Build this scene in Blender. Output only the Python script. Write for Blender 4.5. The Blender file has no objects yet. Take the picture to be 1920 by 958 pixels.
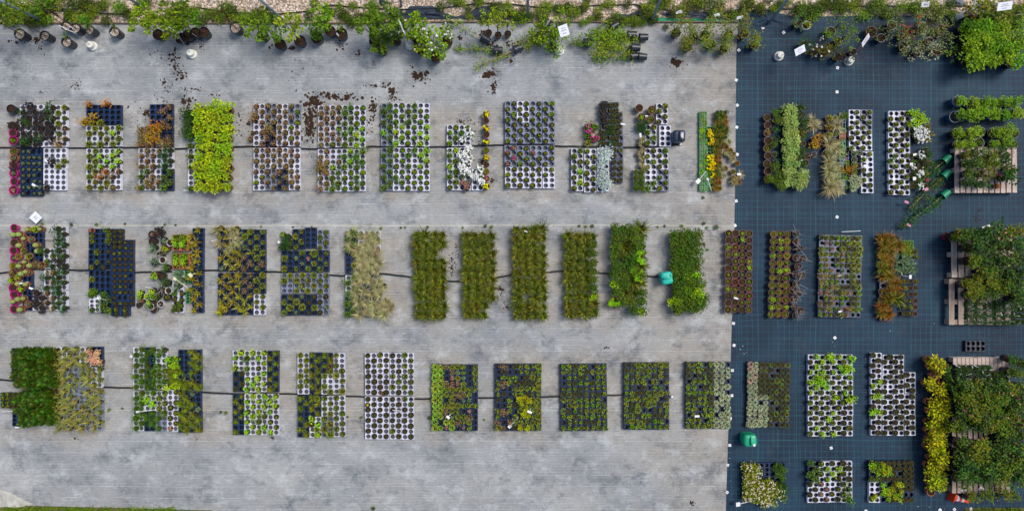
import bpy, math, random
from mathutils import Vector, Matrix
R = math.radians
C = bpy.context.scene.collection
H = 12.8                       # camera height; one ground pixel of the 1920-wide photo is one centimetre

def P(px, py, z=0.0):
    s = (H - z) / H * 0.01
    return Vector(((px - 960) * s, (479 - py) * s, z))

def lin(h):
    h = h.lstrip('#')
    out = []
    for i in (0, 2, 4):
        c = int(h[i:i+2], 16) / 255
        out.append(c / 12.92 if c <= 0.04045 else ((c + 0.055) / 1.055) ** 2.4)
    return (*out, 1.0)

# ------------------------------------------------------------------ materials
class NT:
    def __init__(s, name):
        s.m = bpy.data.materials.new(name); s.m.use_nodes = True
        s.t = s.m.node_tree; s.t.nodes.clear()
        s.out = s.n('ShaderNodeOutputMaterial')
    def n(s, typ, **kw):
        nd = s.t.nodes.new(typ)
        for k, v in kw.items(): setattr(nd, k, v)
        return nd
    def l(s, a, b): s.t.links.new(a, b)
    def math(s, op, a, b=None, clamp=False):
        nd = s.n('ShaderNodeMath', operation=op); nd.use_clamp = clamp
        for i, x in enumerate((a, b)):
            if x is None: continue
            if isinstance(x, (int, float)): nd.inputs[i].default_value = x
            else: s.l(x, nd.inputs[i])
        return nd.outputs[0]
    def noise(s, vec, scale, detail=4, rough=.55, dist=0.0):
        nd = s.n('ShaderNodeTexNoise'); nd.inputs['Scale'].default_value = scale
        nd.inputs['Detail'].default_value = detail; nd.inputs['Roughness'].default_value = rough
        nd.inputs['Distortion'].default_value = dist
        if vec is not None: s.l(vec, nd.inputs['Vector'])
        return nd.outputs['Fac']
    def ramp(s, fac, stops, interp='LINEAR'):
        nd = s.n('ShaderNodeValToRGB'); nd.color_ramp.interpolation = interp
        e = nd.color_ramp.elements
        while len(e) < len(stops): e.new(0.5)
        for i, (p, c) in enumerate(stops):
            e[i].position = p
            e[i].color = lin(c) if isinstance(c, str) else (c, c, c, 1)
        s.l(fac, nd.inputs[0])
        return nd.outputs[0]
    def mix(s, fac, a, b, typ='MIX'):
        nd = s.n('ShaderNodeMix', data_type='RGBA', blend_type=typ)
        for sock, x in ((nd.inputs[0], fac), (nd.inputs[6], a), (nd.inputs[7], b)):
            if isinstance(x, (int, float)): sock.default_value = x
            elif isinstance(x, str): sock.default_value = lin(x)
            elif isinstance(x, tuple): sock.default_value = x
            else: s.l(x, sock)
        return nd.outputs[2]
    def mapping(s, vec, scale=(1, 1, 1), rot=(0, 0, 0)):
        nd = s.n('ShaderNodeMapping'); nd.inputs['Scale'].default_value = scale; nd.inputs['Rotation'].default_value = rot
        s.l(vec, nd.inputs['Vector']); return nd.outputs[0]
    def obj(s): return s.n('ShaderNodeTexCoord').outputs['Object']
    def bsdf(s, col, rough=.6, spec=.3, bump=None, bstr=.3, bdist=.01):
        b = s.n('ShaderNodeBsdfPrincipled')
        b.inputs['Roughness'].default_value = rough
        b.inputs['Specular IOR Level'].default_value = spec
        if isinstance(col, str): b.inputs['Base Color'].default_value = lin(col)
        elif isinstance(col, tuple): b.inputs['Base Color'].default_value = col
        else: s.l(col, b.inputs['Base Color'])
        if bump is not None:
            bp = s.n('ShaderNodeBump'); bp.inputs['Strength'].default_value = bstr; bp.inputs['Distance'].default_value = bdist
            s.l(bump, bp.inputs['Height']); s.l(bp.outputs[0], b.inputs['Normal'])
        return b
    def done(s, sh):
        s.l(sh.outputs[0], s.out.inputs[0]); return s.m

MATS = {}
def plain(name, col, rough=.55, spec=.35, var=.25, scale=30):
    """painted / plastic surface with slight mottling and object-to-object variation"""
    if name in MATS: return MATS[name]
    k = NT(name)
    n = k.noise(k.obj(), scale, 5)
    v = k.ramp(n, [(.3, 1 - var), (.7, 1 + 0.0)])
    oi = k.n('ShaderNodeObjectInfo')
    hv = k.n('ShaderNodeHueSaturation')
    k.l(k.math('ADD', k.math('MULTIPLY', oi.outputs['Random'], .24), .88), hv.inputs['Value'])
    k.l(k.mix(1.0, lin(col), v, 'MULTIPLY'), hv.inputs['Color'])
    MATS[name] = k.done(k.bsdf(hv.outputs[0], rough, spec))
    return MATS[name]

def foliage(name, cols, trans=.12, vary=.3, rough=.55):
    if name in MATS: return MATS[name]
    k = NT(name)
    g = k.n('ShaderNodeNewGeometry')
    n = len(cols)
    col = k.ramp(g.outputs['Random Per Island'], [((i + .5) / n, c) for i, c in enumerate(cols)])
    oi = k.n('ShaderNodeObjectInfo')
    hv = k.n('ShaderNodeHueSaturation')
    k.l(k.math('ADD', k.math('MULTIPLY', oi.outputs['Random'], vary), 1 - vary / 2), hv.inputs['Value'])
    k.l(k.math('ADD', k.math('MULTIPLY', k.math('FRACT', k.math('MULTIPLY', oi.outputs['Random'], 7.31)), .05), .475), hv.inputs['Hue'])
    hv.inputs['Saturation'].default_value = 1.16
    k.l(col, hv.inputs['Color'])
    b = k.bsdf(hv.outputs[0], rough, .25)
    t = k.n('ShaderNodeBsdfTranslucent'); k.l(hv.outputs[0], t.inputs['Color'])
    mx = k.n('ShaderNodeMixShader'); mx.inputs[0].default_value = trans
    k.l(b.outputs[0], mx.inputs[1]); k.l(t.outputs[0], mx.inputs[2])
    MATS[name] = k.done(mx)
    return MATS[name]

def soil_mat():
    if 'soil' in MATS: return MATS['soil']
    k = NT('soil'); o = k.obj()
    n = k.noise(o, 90, 6, .7)
    c = k.ramp(n, [(.3, '#150e0a'), (.52, '#37271c'), (.74, '#5f4a38')])
    MATS['soil'] = k.done(k.bsdf(c, .9, .15, n, .6, .01)); return MATS['soil']

def grit_mat():
    if 'grit' in MATS: return MATS['grit']
    k = NT('grit'); o = k.obj()
    v = k.n('ShaderNodeTexVoronoi'); v.inputs['Scale'].default_value = 60; k.l(o, v.inputs['Vector'])
    c = k.ramp(v.outputs['Color'], [(.2, '#5a4f44'), (.5, '#97897a'), (.8, '#c4b8a6')])
    MATS['grit'] = k.done(k.bsdf(c, .85, .2, v.outputs['Distance'], .5)); return MATS['grit']

def wood_mat(name, a, b, c):
    if name in MATS: return MATS[name]
    k = NT(name); o = k.obj()
    n = k.noise(k.mapping(o, (40, 2.5, 40)), 1.2, 6, .7, .6)
    n2 = k.noise(o, 3, 3)
    col = k.mix(k.ramp(n2, [(.35, 0.0), (.7, .55)]), k.ramp(n, [(.3, a), (.5, b), (.75, c)]), '#5d5a54')
    MATS[name] = k.done(k.bsdf(col, .8, .15, n, .3)); return MATS[name]

# ------------------------------------------------------------------ mesh builder
class MB:
    def __init__(s): s.v = []; s.f = []; s.m = []
    def add(s, vs, fs, m=0):
        o = len(s.v); s.v.extend([tuple(x) for x in vs])
        for f in fs: s.f.append([i + o for i in f]); s.m.append(m)
    def box(s, c, d, m=0, rz=0.0, top=1.0):
        x, y, z = d[0] / 2, d[1] / 2, d[2] / 2
        ca, sa = math.cos(rz), math.sin(rz); vs = []
        for dz in (-z, z):
            t = top if dz > 0 else 1
            for dx, dy in ((-x, -y), (x, -y), (x, y), (-x, y)):
                dx *= t; dy *= t
                vs.append((c[0] + dx * ca - dy * sa, c[1] + dx * sa + dy * ca, c[2] + dz))
        s.add(vs, [(0, 3, 2, 1), (4, 5, 6, 7), (0, 1, 5, 4), (1, 2, 6, 5), (2, 3, 7, 6), (3, 0, 4, 7)], m)
    def lathe(s, prof, seg=16, m=0, mats=None, close=False, c=(0, 0, 0)):
        vs = []; fs = []
        for r, z in prof:
            for i in range(seg):
                a = 2 * math.pi * i / seg
                vs.append((c[0] + r * math.cos(a), c[1] + r * math.sin(a), c[2] + z))
        o = len(s.v); s.v.extend(vs)
        for j in range(len(prof) - 1):
            for i in range(seg):
                k = (i + 1) % seg
                s.f.append([o + j * seg + i, o + j * seg + k, o + (j + 1) * seg + k, o + (j + 1) * seg + i])
                s.m.append(mats[j] if mats else m)
        if close:
            s.f.append([o + (len(prof) - 1) * seg + i for i in range(seg)]); s.m.append(mats[-1] if mats else m)
    def tube(s, pts, r, seg=6, m=0, r2=None):
        pts = [Vector(p) for p in pts]; n = len(pts); vs = []; fs = []
        for j, p in enumerate(pts):
            d = (pts[min(j + 1, n - 1)] - pts[max(j - 1, 0)]).normalized()
            u = d.cross(Vector((0, 0, 1)))
            if u.length < 1e-4: u = d.cross(Vector((1, 0, 0)))
            u.normalize(); w = u.cross(d)
            rr = r if r2 is None else r + (r2 - r) * j / max(1, n - 1)
            for i in range(seg):
                a = 2 * math.pi * i / seg
                vs.append(p + u * (rr * math.cos(a)) + w * (rr * math.sin(a)))
        for j in range(n - 1):
            for i in range(seg):
                k = (i + 1) % seg
                fs.append((j * seg + i, j * seg + k, (j + 1) * seg + k, (j + 1) * seg + i))
        fs.append(tuple(range(seg - 1, -1, -1))); fs.append(tuple((n - 1) * seg + i for i in range(seg)))
        s.add(vs, fs, m)
    def leaf(s, p, d, L, W, m=0, lift=.12, nrm=None):
        d = d.normalized()
        side = d.cross(Vector((0, 0, 1)))
        if side.length < .05: side = Vector((1, 0, 0))
        side.normalize()
        if nrm: side = (side + nrm * d.cross(side)).normalized()
        up = side.cross(d)
        s.add([p, p + d * (L * .5) + side * (W / 2) + up * (L * lift * .5), p + d * L, p + d * (L * .5) - side * (W / 2) + up * (L * lift * .5)], [(0, 1, 2, 3)], m)
    def blade(s, p, az, el, L, w, droop, m=0, n=3):
        pts = []; q = Vector(p); e = el
        for i in range(n + 1):
            pts.append(q.copy())
            q = q + Vector((math.cos(az) * math.cos(e), math.sin(az) * math.cos(e), math.sin(e))) * (L / n)
            e -= droop / n
        sd = Vector((-math.sin(az), math.cos(az), 0)); vs = []; fs = []
        for i, q in enumerate(pts[:-1]):
            ww = w * (1 - .75 * (i / n) ** 1.5) / 2
            vs += [q + sd * ww, q - sd * ww]
        vs.append(pts[-1])
        for i in range(n - 1): fs.append((2 * i, 2 * i + 1, 2 * i + 3, 2 * i + 2))
        fs.append((2 * n - 2, 2 * n - 1, 2 * n))
        s.add(vs, fs, m)
    def blob(s, c, r, m=0, rng=random, sq=.7):
        a = rng.random() * 6.28; vs = []
        for i in range(5):
            t = a + i * 1.2566; k = r * rng.uniform(.75, 1.2)
            vs.append((c[0] + k * math.cos(t), c[1] + k * math.sin(t), c[2] + rng.uniform(-.2, .2) * r))
        vs += [(c[0], c[1], c[2] + r * sq), (c[0], c[1], c[2] - r * sq)]
        s.add(vs, [(i, (i + 1) % 5, 5) for i in range(5)] + [((i + 1) % 5, i, 6) for i in range(5)], m)
    def mesh(s, name, mats, smooth=False):
        me = bpy.data.meshes.new(name)
        me.from_pydata(s.v, [], s.f)
        for m in mats: me.materials.append(m)
        if len(mats) > 1: me.polygons.foreach_set('material_index', s.m)
        if smooth: me.polygons.foreach_set('use_smooth', [True] * len(s.f))
        me.update(); return me

def link(name, me, loc=(0, 0, 0), rz=0.0, sc=1.0, parent=None):
    o = bpy.data.objects.new(name, me); C.objects.link(o)
    o.location = loc; o.rotation_euler = (0, 0, rz)
    o.scale = sc if isinstance(sc, tuple) else (sc, sc, sc)
    if parent is not None: o.parent = parent
    return o
def tag(o, label, cat, group=None, kind=None):
    o['label'] = label; o['category'] = cat
    if group: o['group'] = group
    if kind: o['kind'] = kind
    return o
def struct(o):
    o['kind'] = 'structure'; return o

# ------------------------------------------------------------------ plant meshes
def v_dir(az, el): return Vector((math.cos(az) * math.cos(el), math.sin(az) * math.cos(el), math.sin(el)))

def rosette(rng, mb, n, L, W, lo, hi, c=(0, 0, 0), m=0):
    for i in range(n):
        t = i / max(1, n - 1)
        az = i * 2.39996 + rng.uniform(-.3, .3)
        el = R(lo + (hi - lo) * t + rng.uniform(-8, 8))
        mb.leaf(Vector(c) + Vector((0, 0, .006 + .02 * t)), v_dir(az, el), L * (1 - .45 * t) * rng.uniform(.8, 1.15), W * (1 - .3 * t), m)
def cushion(rng, mb, n, r, h, leaf, w=.5, m=0, c=(0, 0, 0), lo=.0):
    for i in range(n):
        az = rng.uniform(0, 6.283); cz = rng.uniform(lo, 1) ; s = math.sqrt(max(0, 1 - cz * cz))
        k = rng.uniform(.72, 1.05)
        p = Vector((c[0] + r * s * math.cos(az) * k, c[1] + r * s * math.sin(az) * k, c[2] + h * cz * k))
        d = v_dir(az + rng.uniform(-1.2, 1.2), R(rng.uniform(-15, 60)))
        mb.leaf(p, d, leaf * rng.uniform(.7, 1.3), leaf * w * rng.uniform(.8, 1.2), m)
def tuft(rng, mb, n, L, w, el=(40, 85), droop=(60, 130), rad=.02, m=0, c=(0, 0, 0)):
    for i in range(n):
        az = rng.uniform(0, 6.283); k = rad * math.sqrt(rng.random())
        mb.blade((c[0] + k * math.cos(az), c[1] + k * math.sin(az), c[2]), az + rng.uniform(-.5, .5), R(rng.uniform(*el)), L * rng.uniform(.6, 1.15), w, R(rng.uniform(*droop)), m)
def bush(rng, mb, n, r, h, leaf, w=.5, clumps=9, z0=0.0, m=0, cr=.42, flat=.75, c=(0, 0, 0)):
    cs = []
    for i in range(clumps):
        az = i * 2.4 + rng.uniform(-.5, .5); k = r * .72 * math.sqrt((i + .5) / clumps)
        cs.append((c[0] + k * math.cos(az), c[1] + k * math.sin(az), z0 + h * (rng.uniform(.45, .95) - .35 * (k / r) ** 2), rng.uniform(.75, 1.25)))
    for i in range(n):
        x, y, z, kk = cs[rng.randrange(clumps)]
        az = rng.uniform(0, 6.283); cz = rng.uniform(-.45, 1); s = math.sqrt(1 - cz * cz); q = r * cr * kk * rng.uniform(.55, 1.05)
        p = Vector((x + q * s * math.cos(az), y + q * s * math.sin(az), max(.005, z + q * flat * cz)))
        mb.leaf(p, v_dir(az + rng.uniform(-1, 1), R(rng.uniform(-30, 50))), leaf * rng.uniform(.65, 1.3), leaf * w * rng.uniform(.8, 1.2), m, nrm=rng.uniform(-.5, .5))
    return cs
def stems(rng, mb, cs, r=.004, m=0):
    for x, y, z, k in cs: mb.tube([(0, 0, 0), (x * .4, y * .4, z * .55), (x, y, z)], r, 4, m, r * .5)

F = {
 'purple': foliage('purple_leaves', ['#1f211c', '#2d2a22', '#1c2026', '#352e26', '#262b38', '#3a302a']),
 'gold': foliage('golden_green_leaves', ['#6c7a12', '#87971c', '#a3ac2a', '#566c14', '#75761c']),
 'tan': foliage('rusty_tan_leaves', ['#86704a', '#a58e68', '#5c5428', '#b59a78', '#66682c', '#4c541c', '#96683c']),
 'orange': foliage('orange_leaves', ['#b87a2a', '#c98f3c', '#8a5e24', '#6f6c2c', '#d0a050']),
 'green': foliage('light_green_leaves', ['#63881c', '#7ea32a', '#4d6f18', '#93b23c', '#54701f']),
 'fresh': foliage('fresh_green_leaves', ['#8fc01a', '#a6cf2a', '#6f9e14', '#bcdc4a', '#5d8614']),
 'dark': foliage('dark_green_leaves', ['#24401a', '#33551d', '#1d3317', '#456a24', '#2b4a20']),
 'mid': foliage('mid_green_leaves', ['#47661a', '#5c7c22', '#344f14', '#74922e', '#4f6a1c']),
 'succ': foliage('succulent_leaves', ['#6a8a22', '#8aa832', '#4c6a18', '#6c6a26', '#a2bc3c', '#56482a']),
 'hous': foliage('grey_green_leaves', ['#5c7353', '#7b9270', '#496045', '#94a588', '#6b7f52']),
 'pink': foliage('pinkish_leaves', ['#c0958a', '#b08478', '#d0ada0', '#8f7058', '#988a5c', '#b07a7c']),
 'pale': foliage('pale_grey_green_leaves', ['#a3b08a', '#bcc6a4', '#8e9c74', '#c8c8ac', '#9ba07a']),
 'rosy': foliage('pale_rosy_leaves', ['#b59c8c', '#c8b0a0', '#9c8876', '#aab08a', '#c69a92']),
 'thyme': foliage('olive_brown_leaves', ['#434d1c', '#565f28', '#333c18', '#5c502c', '#4c5a22']),
 'straw': foliage('straw_blades', ['#aea076', '#c6ba8e', '#8a9064', '#d6caa2', '#74845a', '#9a9668']),
 'yspik': foliage('yellow_blades', ['#a0953c', '#b8a850', '#77802f', '#cbbd70', '#5d6f30', '#a89550']),
 'sedge': foliage('sedge_blades', ['#48580f', '#66781a', '#28380c', '#8c8c38', '#3a5210', '#54501a', '#1e2a0a', '#a8a04c']),
 'conif': foliage('conifer_sprays', ['#30520f', '#456e18', '#1a300a', '#5a8022', '#28460c', '#4a3f1e'], trans=.1),
 'lime': foliage('lime_leaves', ['#94b010', '#aac61c', '#6c8e0c', '#c2d434', '#4c620a', '#7f940e']),
 'silver': foliage('silver_leaves', ['#b9c6c0', '#d4dedb', '#93a49c', '#e6ecea', '#a8b8ae'], trans=.1),
 'var': foliage('variegated_leaves', ['#7f9a4a', '#a7bb72', '#5f7f35', '#c3cf98', '#8aa552']),
 'yell': foliage('yellow_leaves', ['#a8b41a', '#c8d030', '#6c7d18', '#4e5a14', '#7a5a1c', '#dcdc4a']),
 'brown': foliage('brown_blades', ['#8a5a2c', '#a8743c', '#6a4420', '#b98c56', '#66701f', '#505a1c', '#7a7430'], trans=.15),
 'rose': foliage('rose_leaves', ['#2c5022', '#4a7030', '#162a12', '#667f38', '#54702a', '#3a3a20', '#1c3418']),
 'rosel': foliage('rose_young_leaves', ['#4c6a1f', '#667f2c', '#3a5218', '#828a34', '#70502e', '#5a6a24']),
 'olive': foliage('olive_tree_leaves', ['#53642e', '#6f7f45', '#3e4e22', '#8a9462', '#5c6d34']),
 'weed': foliage('weed_leaves', ['#4f6f18', '#6f8e24', '#3b5514', '#87a034', '#5f6a1e', '#748028']),
 'vivid': foliage('vivid_leaves', ['#648c12', '#82aa1a', '#4a6e10', '#9cc02c', '#34540c', '#749c16']),
 'evergr': foliage('evergreen_leaves', ['#3e5a16','#54721e','#2a4012','#6c8a2c','#48501a','#36501a']),
 'sax': foliage('saxifrage_green', ['#7f9c3a', '#97b44e', '#6a8a2e', '#aec468']),
 'cream': foliage('cream_petals', ['#e4dcc4', '#d8cba8', '#f0ece0', '#c8b890'], vary=.1),
 'strap': foliage('strap_leaf_blades', ['#7f8548', '#9a9650', '#5f6d3c', '#b0a860', '#6f7f50', '#8a7c48']),
 'cact': foliage('cactus_green', ['#8a9a50', '#a3ab68', '#71844a', '#b5b478', '#86905c']),
 'weedd': foliage('dark_weed_leaves', ['#2c4418', '#3e5a20', '#4a5a20', '#54441f', '#24361a', '#5c6a2a']),
 'tree': foliage('tree_leaves', ['#66861a', '#86a026', '#4a6618', '#a2b43a', '#5e7219', '#3d5216']),
 'white': foliage('white_petals', ['#e8e8e4', '#f4f4f2', '#dcdcd6'], trans=.15, vary=.1),
 'mag': foliage('magenta_petals', ['#c2387c', '#d85a94', '#a02868', '#e58ab0'], vary=.1),
 'ypet': foliage('yellow_petals', ['#e8d40c', '#f2e428', '#d8b808'], vary=.1),
 'red': foliage('red_petals', ['#b0283a', '#c8404a', '#8f1f30'], vary=.1),
 'peach': foliage('peach_leaves', ['#d0a488', '#dcb89c', '#b8886c', '#c89a84'], vary=.1),
 'bark': plain('stem_bark', '#5d4a34', .8, .1), 'cane': plain('bamboo_cane', '#b89a68', .6, .2),
 'twig': plain('bare_twig', '#b5aca4', .8, .1),
}
VAR = {}
def variants(key, fn, n=3):
    """VAR[key] = list of [(part name, mesh), ...]"""
    VAR[key] = []
    for i in range(n):
        VAR[key].append(fn(random.Random(sum(map(ord, key)) * 13 + i * 77)))
def one(name, mat, fn):
    def f(rng):
        mb = MB(); fn(rng, mb); return [(name, mb.mesh(name, [F[mat]]))]
    return f
def two(n1, m1, f1, n2, m2, f2):
    def f(rng):
        a = MB(); f1(rng, a); b = MB(); f2(rng, b)
        return [(n1, a.mesh(n1, [F[m1]])), (n2, b.mesh(n2, [F[m2]]))]
    return f
fo = 'foliage'
variants('p', one(fo, 'purple', lambda r, m: cushion(r, m, 46, .065, .07, .036, .7)))
variants('y', one(fo, 'gold', lambda r, m: cushion(r, m, 80, .050, .045, .018, .6)))
variants('o', one(fo, 'tan', lambda r, m: bush(r, m, 60, .066, .10, .022, .5, 6)))
variants('a', one(fo, 'orange', lambda r, m: bush(r, m, 70, .075, .12, .026, .5, 7)))
variants('g', one(fo, 'green', lambda r, m: rosette(r, m, 16, .052, .026, 5, 75)))
variants('G', one(fo, 'fresh', lambda r, m: bush(r, m, 44, .055, .07, .026, .6, 5)))
variants('l', one(fo, 'mid', lambda r, m: bush(r, m, 60, .07, .09, .026, .55, 6)))
variants('d', one(fo, 'dark', lambda r, m: bush(r, m, 90, .082, .13, .028, .5, 7)))
variants('s', one(fo, 'succ', lambda r, m: rosette(r, m, 16, .040, .018, 5, 80)))
variants('c', one(fo, 'succ', lambda r, m: bush(r, m, 40, .042, .05, .020, .6, 5)))
variants('e', one(fo, 'thyme', lambda r, m: rosette(r, m, 12, .036, .013, 5, 60)))
variants('E', one(fo, 'succ', lambda r, m: cushion(r, m, 60, .042, .02, .016, .6)))
variants('h', one(fo, 'hous', lambda r, m: rosette(r, m, 22, .044, .024, 0, 80)))
variants('k', one(fo, 'pink', lambda r, m: rosette(r, m, 24, .044, .018, 0, 80)))
variants('S', one(fo, 'sax', lambda r, m: cushion(r, m, 90, .044, .034, .018, .7)))
variants('m', one(fo, 'pale', lambda r, m: cushion(r, m, 90, .043, .026, .017, .7)))
variants('M', one(fo, 'rosy', lambda r, m: cushion(r, m, 90, .043, .026, .017, .7)))
variants('t', one(fo, 'thyme', lambda r, m: cushion(r, m, 70, .046, .05, .018, .4)))
variants('n', one(fo, 'mid', lambda r, m: tuft(r, m, 60, .085, .004, (5, 90), (0, 40), .02)))
variants('N', one(fo, 'gold', lambda r, m: tuft(r, m, 60, .075, .004, (5, 90), (0, 40), .02)))
variants('u', one(fo, 'yspik', lambda r, m: tuft(r, m, 30, .11, .010, (15, 80), (0, 50), .012)))
variants('f', one(fo, 'straw', lambda r, m: tuft(r, m, 90, .21, .008, (15, 88), (30, 110), .03)))
variants('q', one(fo, 'sedge', lambda r, m: tuft(r, m, 72, .19, .014, (10, 85), (40, 130), .05)))
variants('Q', one(fo, 'brown', lambda r, m: tuft(r, m, 70, .15, .011, (15, 88), (20, 110), .04)))
variants('x', one(fo, 'strap', lambda r, m: tuft(r, m, 18, .17, .014, (25, 75), (30, 110), .012)))
variants('X', one(fo, 'hous', lambda r, m: tuft(r, m, 18, .13, .020, (10, 80), (0, 60), .012)))
variants('L', one(fo, 'lime', lambda r, m: bush(r, m, 190, .128, .26, .040, .6, 6, cr=.36)))
variants('j', one(fo, 'evergr', lambda r, m: bush(r, m, 210, .105, .18, .029, .5, 8)))
variants('J', one(fo, 'fresh', lambda r, m: bush(r, m, 120, .09, .20, .036, .6, 7)))
variants('V', one(fo, 'var', lambda r, m: bush(r, m, 170, .105, .17, .034, .6, 9)))
variants('v', one(fo, 'silver', lambda r, m: bush(r, m, 90, .075, .11, .034, .35, 7)))
variants('w', two(fo, 'mid', lambda r, m: bush(r, m, 40, .06, .07, .026, .5, 5), 'flowers', 'white', lambda r, m: [m.blob((r.gauss(0, .028), r.gauss(0, .028), r.uniform(.07, .10)), r.uniform(.009, .016), 0, r) for i in range(26)]))
variants('W', two(fo, 'gold', lambda r, m: bush(r, m, 70, .085, .10, .028, .6, 6), 'flowers', 'cream', lambda r, m: [m.blob((r.gauss(0, .04), r.gauss(0, .04), r.uniform(.08, .13)), r.uniform(.007, .013), 0, r) for i in range(10)]))
variants('z', two(fo, 'mid', lambda r, m: bush(r, m, 50, .06, .08, .026, .5, 5), 'flowers', 'mag', lambda r, m: [m.blob((r.gauss(0, .03), r.gauss(0, .03), r.uniform(.07, .11)), r.uniform(.008, .014), 0, r) for i in range(12)]))
variants('Y', two(fo, 'mid', lambda r, m: bush(r, m, 50, .055, .06, .026, .5, 5), 'flowers', 'ypet', lambda r, m: [m.blob((r.gauss(0, .026), r.gauss(0, .026), r.uniform(.06, .10)), r.uniform(.010, .018), 0, r) for i in range(14)]))
variants('i', one(fo, 'conif', lambda r, m: [m.leaf(Vector((k * math.cos(a), k * math.sin(a), z)), v_dir(a + r.uniform(-.6, .6), R(r.uniform(10, 65))), r.uniform(.045, .08), .030, 0)
    for i in range(110) for a, z in [(r.uniform(0, 6.283), r.uniform(.0, .38))] for k in [(.058 * (1 - .75 * (z / .4) ** 1.6) * r.uniform(.5, 1.1))]]))
variants('B', one(fo, 'peach', lambda r, m: bush(r, m, 45, .06, .09, .034, .6, 5)))
variants('T', one('twigs', 'twig', lambda r, m: [m.tube([(0, 0, 0), (dx * .4, dy * .4, dz * .6), (dx, dy, dz)], .004, 4, 0, .002) for i in range(9) for dx, dy, dz in [(r.gauss(.01, .06), r.gauss(0, .06), r.uniform(.06, .18))]]))
variants('C', one(fo, 'cact', lambda r, m: (m.lathe([(.028, 0), (.040, .03), (.042, .06), (.030, .09), (.001, .10)], 10), cushion(r, m, 40, .043, .10, .014, .25))))
variants('R', one(fo, 'yell', lambda r, m: bush(r, m, 150, .125, .24, .062, .36, 8, cr=.45)))
for key, mt in (('1', 'rose'), ('2', 'rosel')):
    def rosefn(mt):
        def f(rng):
            a, b = MB(), MB()
            cs = bush(rng, a, 260, .26, .52, .060, .62, 14, cr=.29)
            stems(rng, b, cs)
            return [(fo, a.mesh(fo, [F[mt]])), ('stems', b.mesh('stems', [F['bark']]))]
        return f
    variants(key, rosefn(mt))
def flowered(mt, n):
    def f(rng):
        a, b, c = MB(), MB(), MB()
        cs = bush(rng, a, 250, .26, .52, .060, .62, 16, cr=.29); stems(rng, b, cs)
        for i in range(n):
            x, y, z, k = cs[rng.randrange(16)]
            p = (x + rng.gauss(0, .05), y + rng.gauss(0, .05), z + .10)
            for q in range(7): c.leaf(Vector(p), v_dir(q * .9, R(rng.uniform(10, 70))), .026, .03)
        return [(fo, a.mesh(fo, [F['rose']])), ('stems', b.mesh('stems', [F['bark']])), ('flowers', c.mesh('flowers', [F[mt]]))]
    return f
variants('3', flowered('mag', 5)); variants('4', flowered('peach', 6))
variants('5', one(fo, 'vivid', lambda r, m: bush(r, m, 360, .22, .40, .052, .55, 16, cr=.30)))
variants('6', one(fo, 'dark', lambda r, m: (tuft(r, m, 10, .26, .012, (30, 85), (20, 70), .03), bush(r, m, 110, .12, .22, .05, .55, 7))))

# ------------------------------------------------------------------ pots and trays
BLACK = plain('black_plastic', '#20262f', .38, .5)
POTC = {'k': BLACK, 'd': plain('black_plastic_blue_glint', '#33475f', .3, .6), 'b': plain('brown_plastic', '#7d5647', .55), 't': plain('terracotta', '#a8674c', .75, .2), 'm': plain('magenta_glaze', '#c01a80', .3, .5),  # shuttle tray pots are black plastic with a blue glint put into the colour
        'w': plain('white_pot_plastic', '#d8d8d6', .45), 'g': plain('grey_green_plastic', '#4b5a58', .5), 'n': plain('bright_green_plastic', '#14865e', .4), 'u': plain('blue_plastic', '#27507c', .4),
        'r': plain('red_plastic', '#a02430', .4), 'l': plain('lime_plastic', '#8fae3a', .4)}
POTM = {}
def potmesh(col, r, h, top='soil'):
    key = (col, r, h, top)
    if key not in POTM:
        mb = MB(); w = min(.006, r * .08)
        mb.lathe([(r * .74, 0), (r * .93, h * .86), (r * 1.02, h * .865), (r * 1.02, h), (r - w, h), (r - w * 1.6, h * .82)], 16, 0)
        mb.lathe([(r - w * 1.6, h * .82), (r * .5, h * .85), (.0005, h * .86)], 16, 1)
        mb.f.append(list(range(15, -1, -1))); mb.m.append(0)
        POTM[key] = mb.mesh('pot', [POTC[col], soil_mat() if top == 'soil' else grit_mat()], True)
        try: POTM[key].set_sharp_from_angle(angle=R(35))
        except Exception: pass
    return POTM[key]

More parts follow.
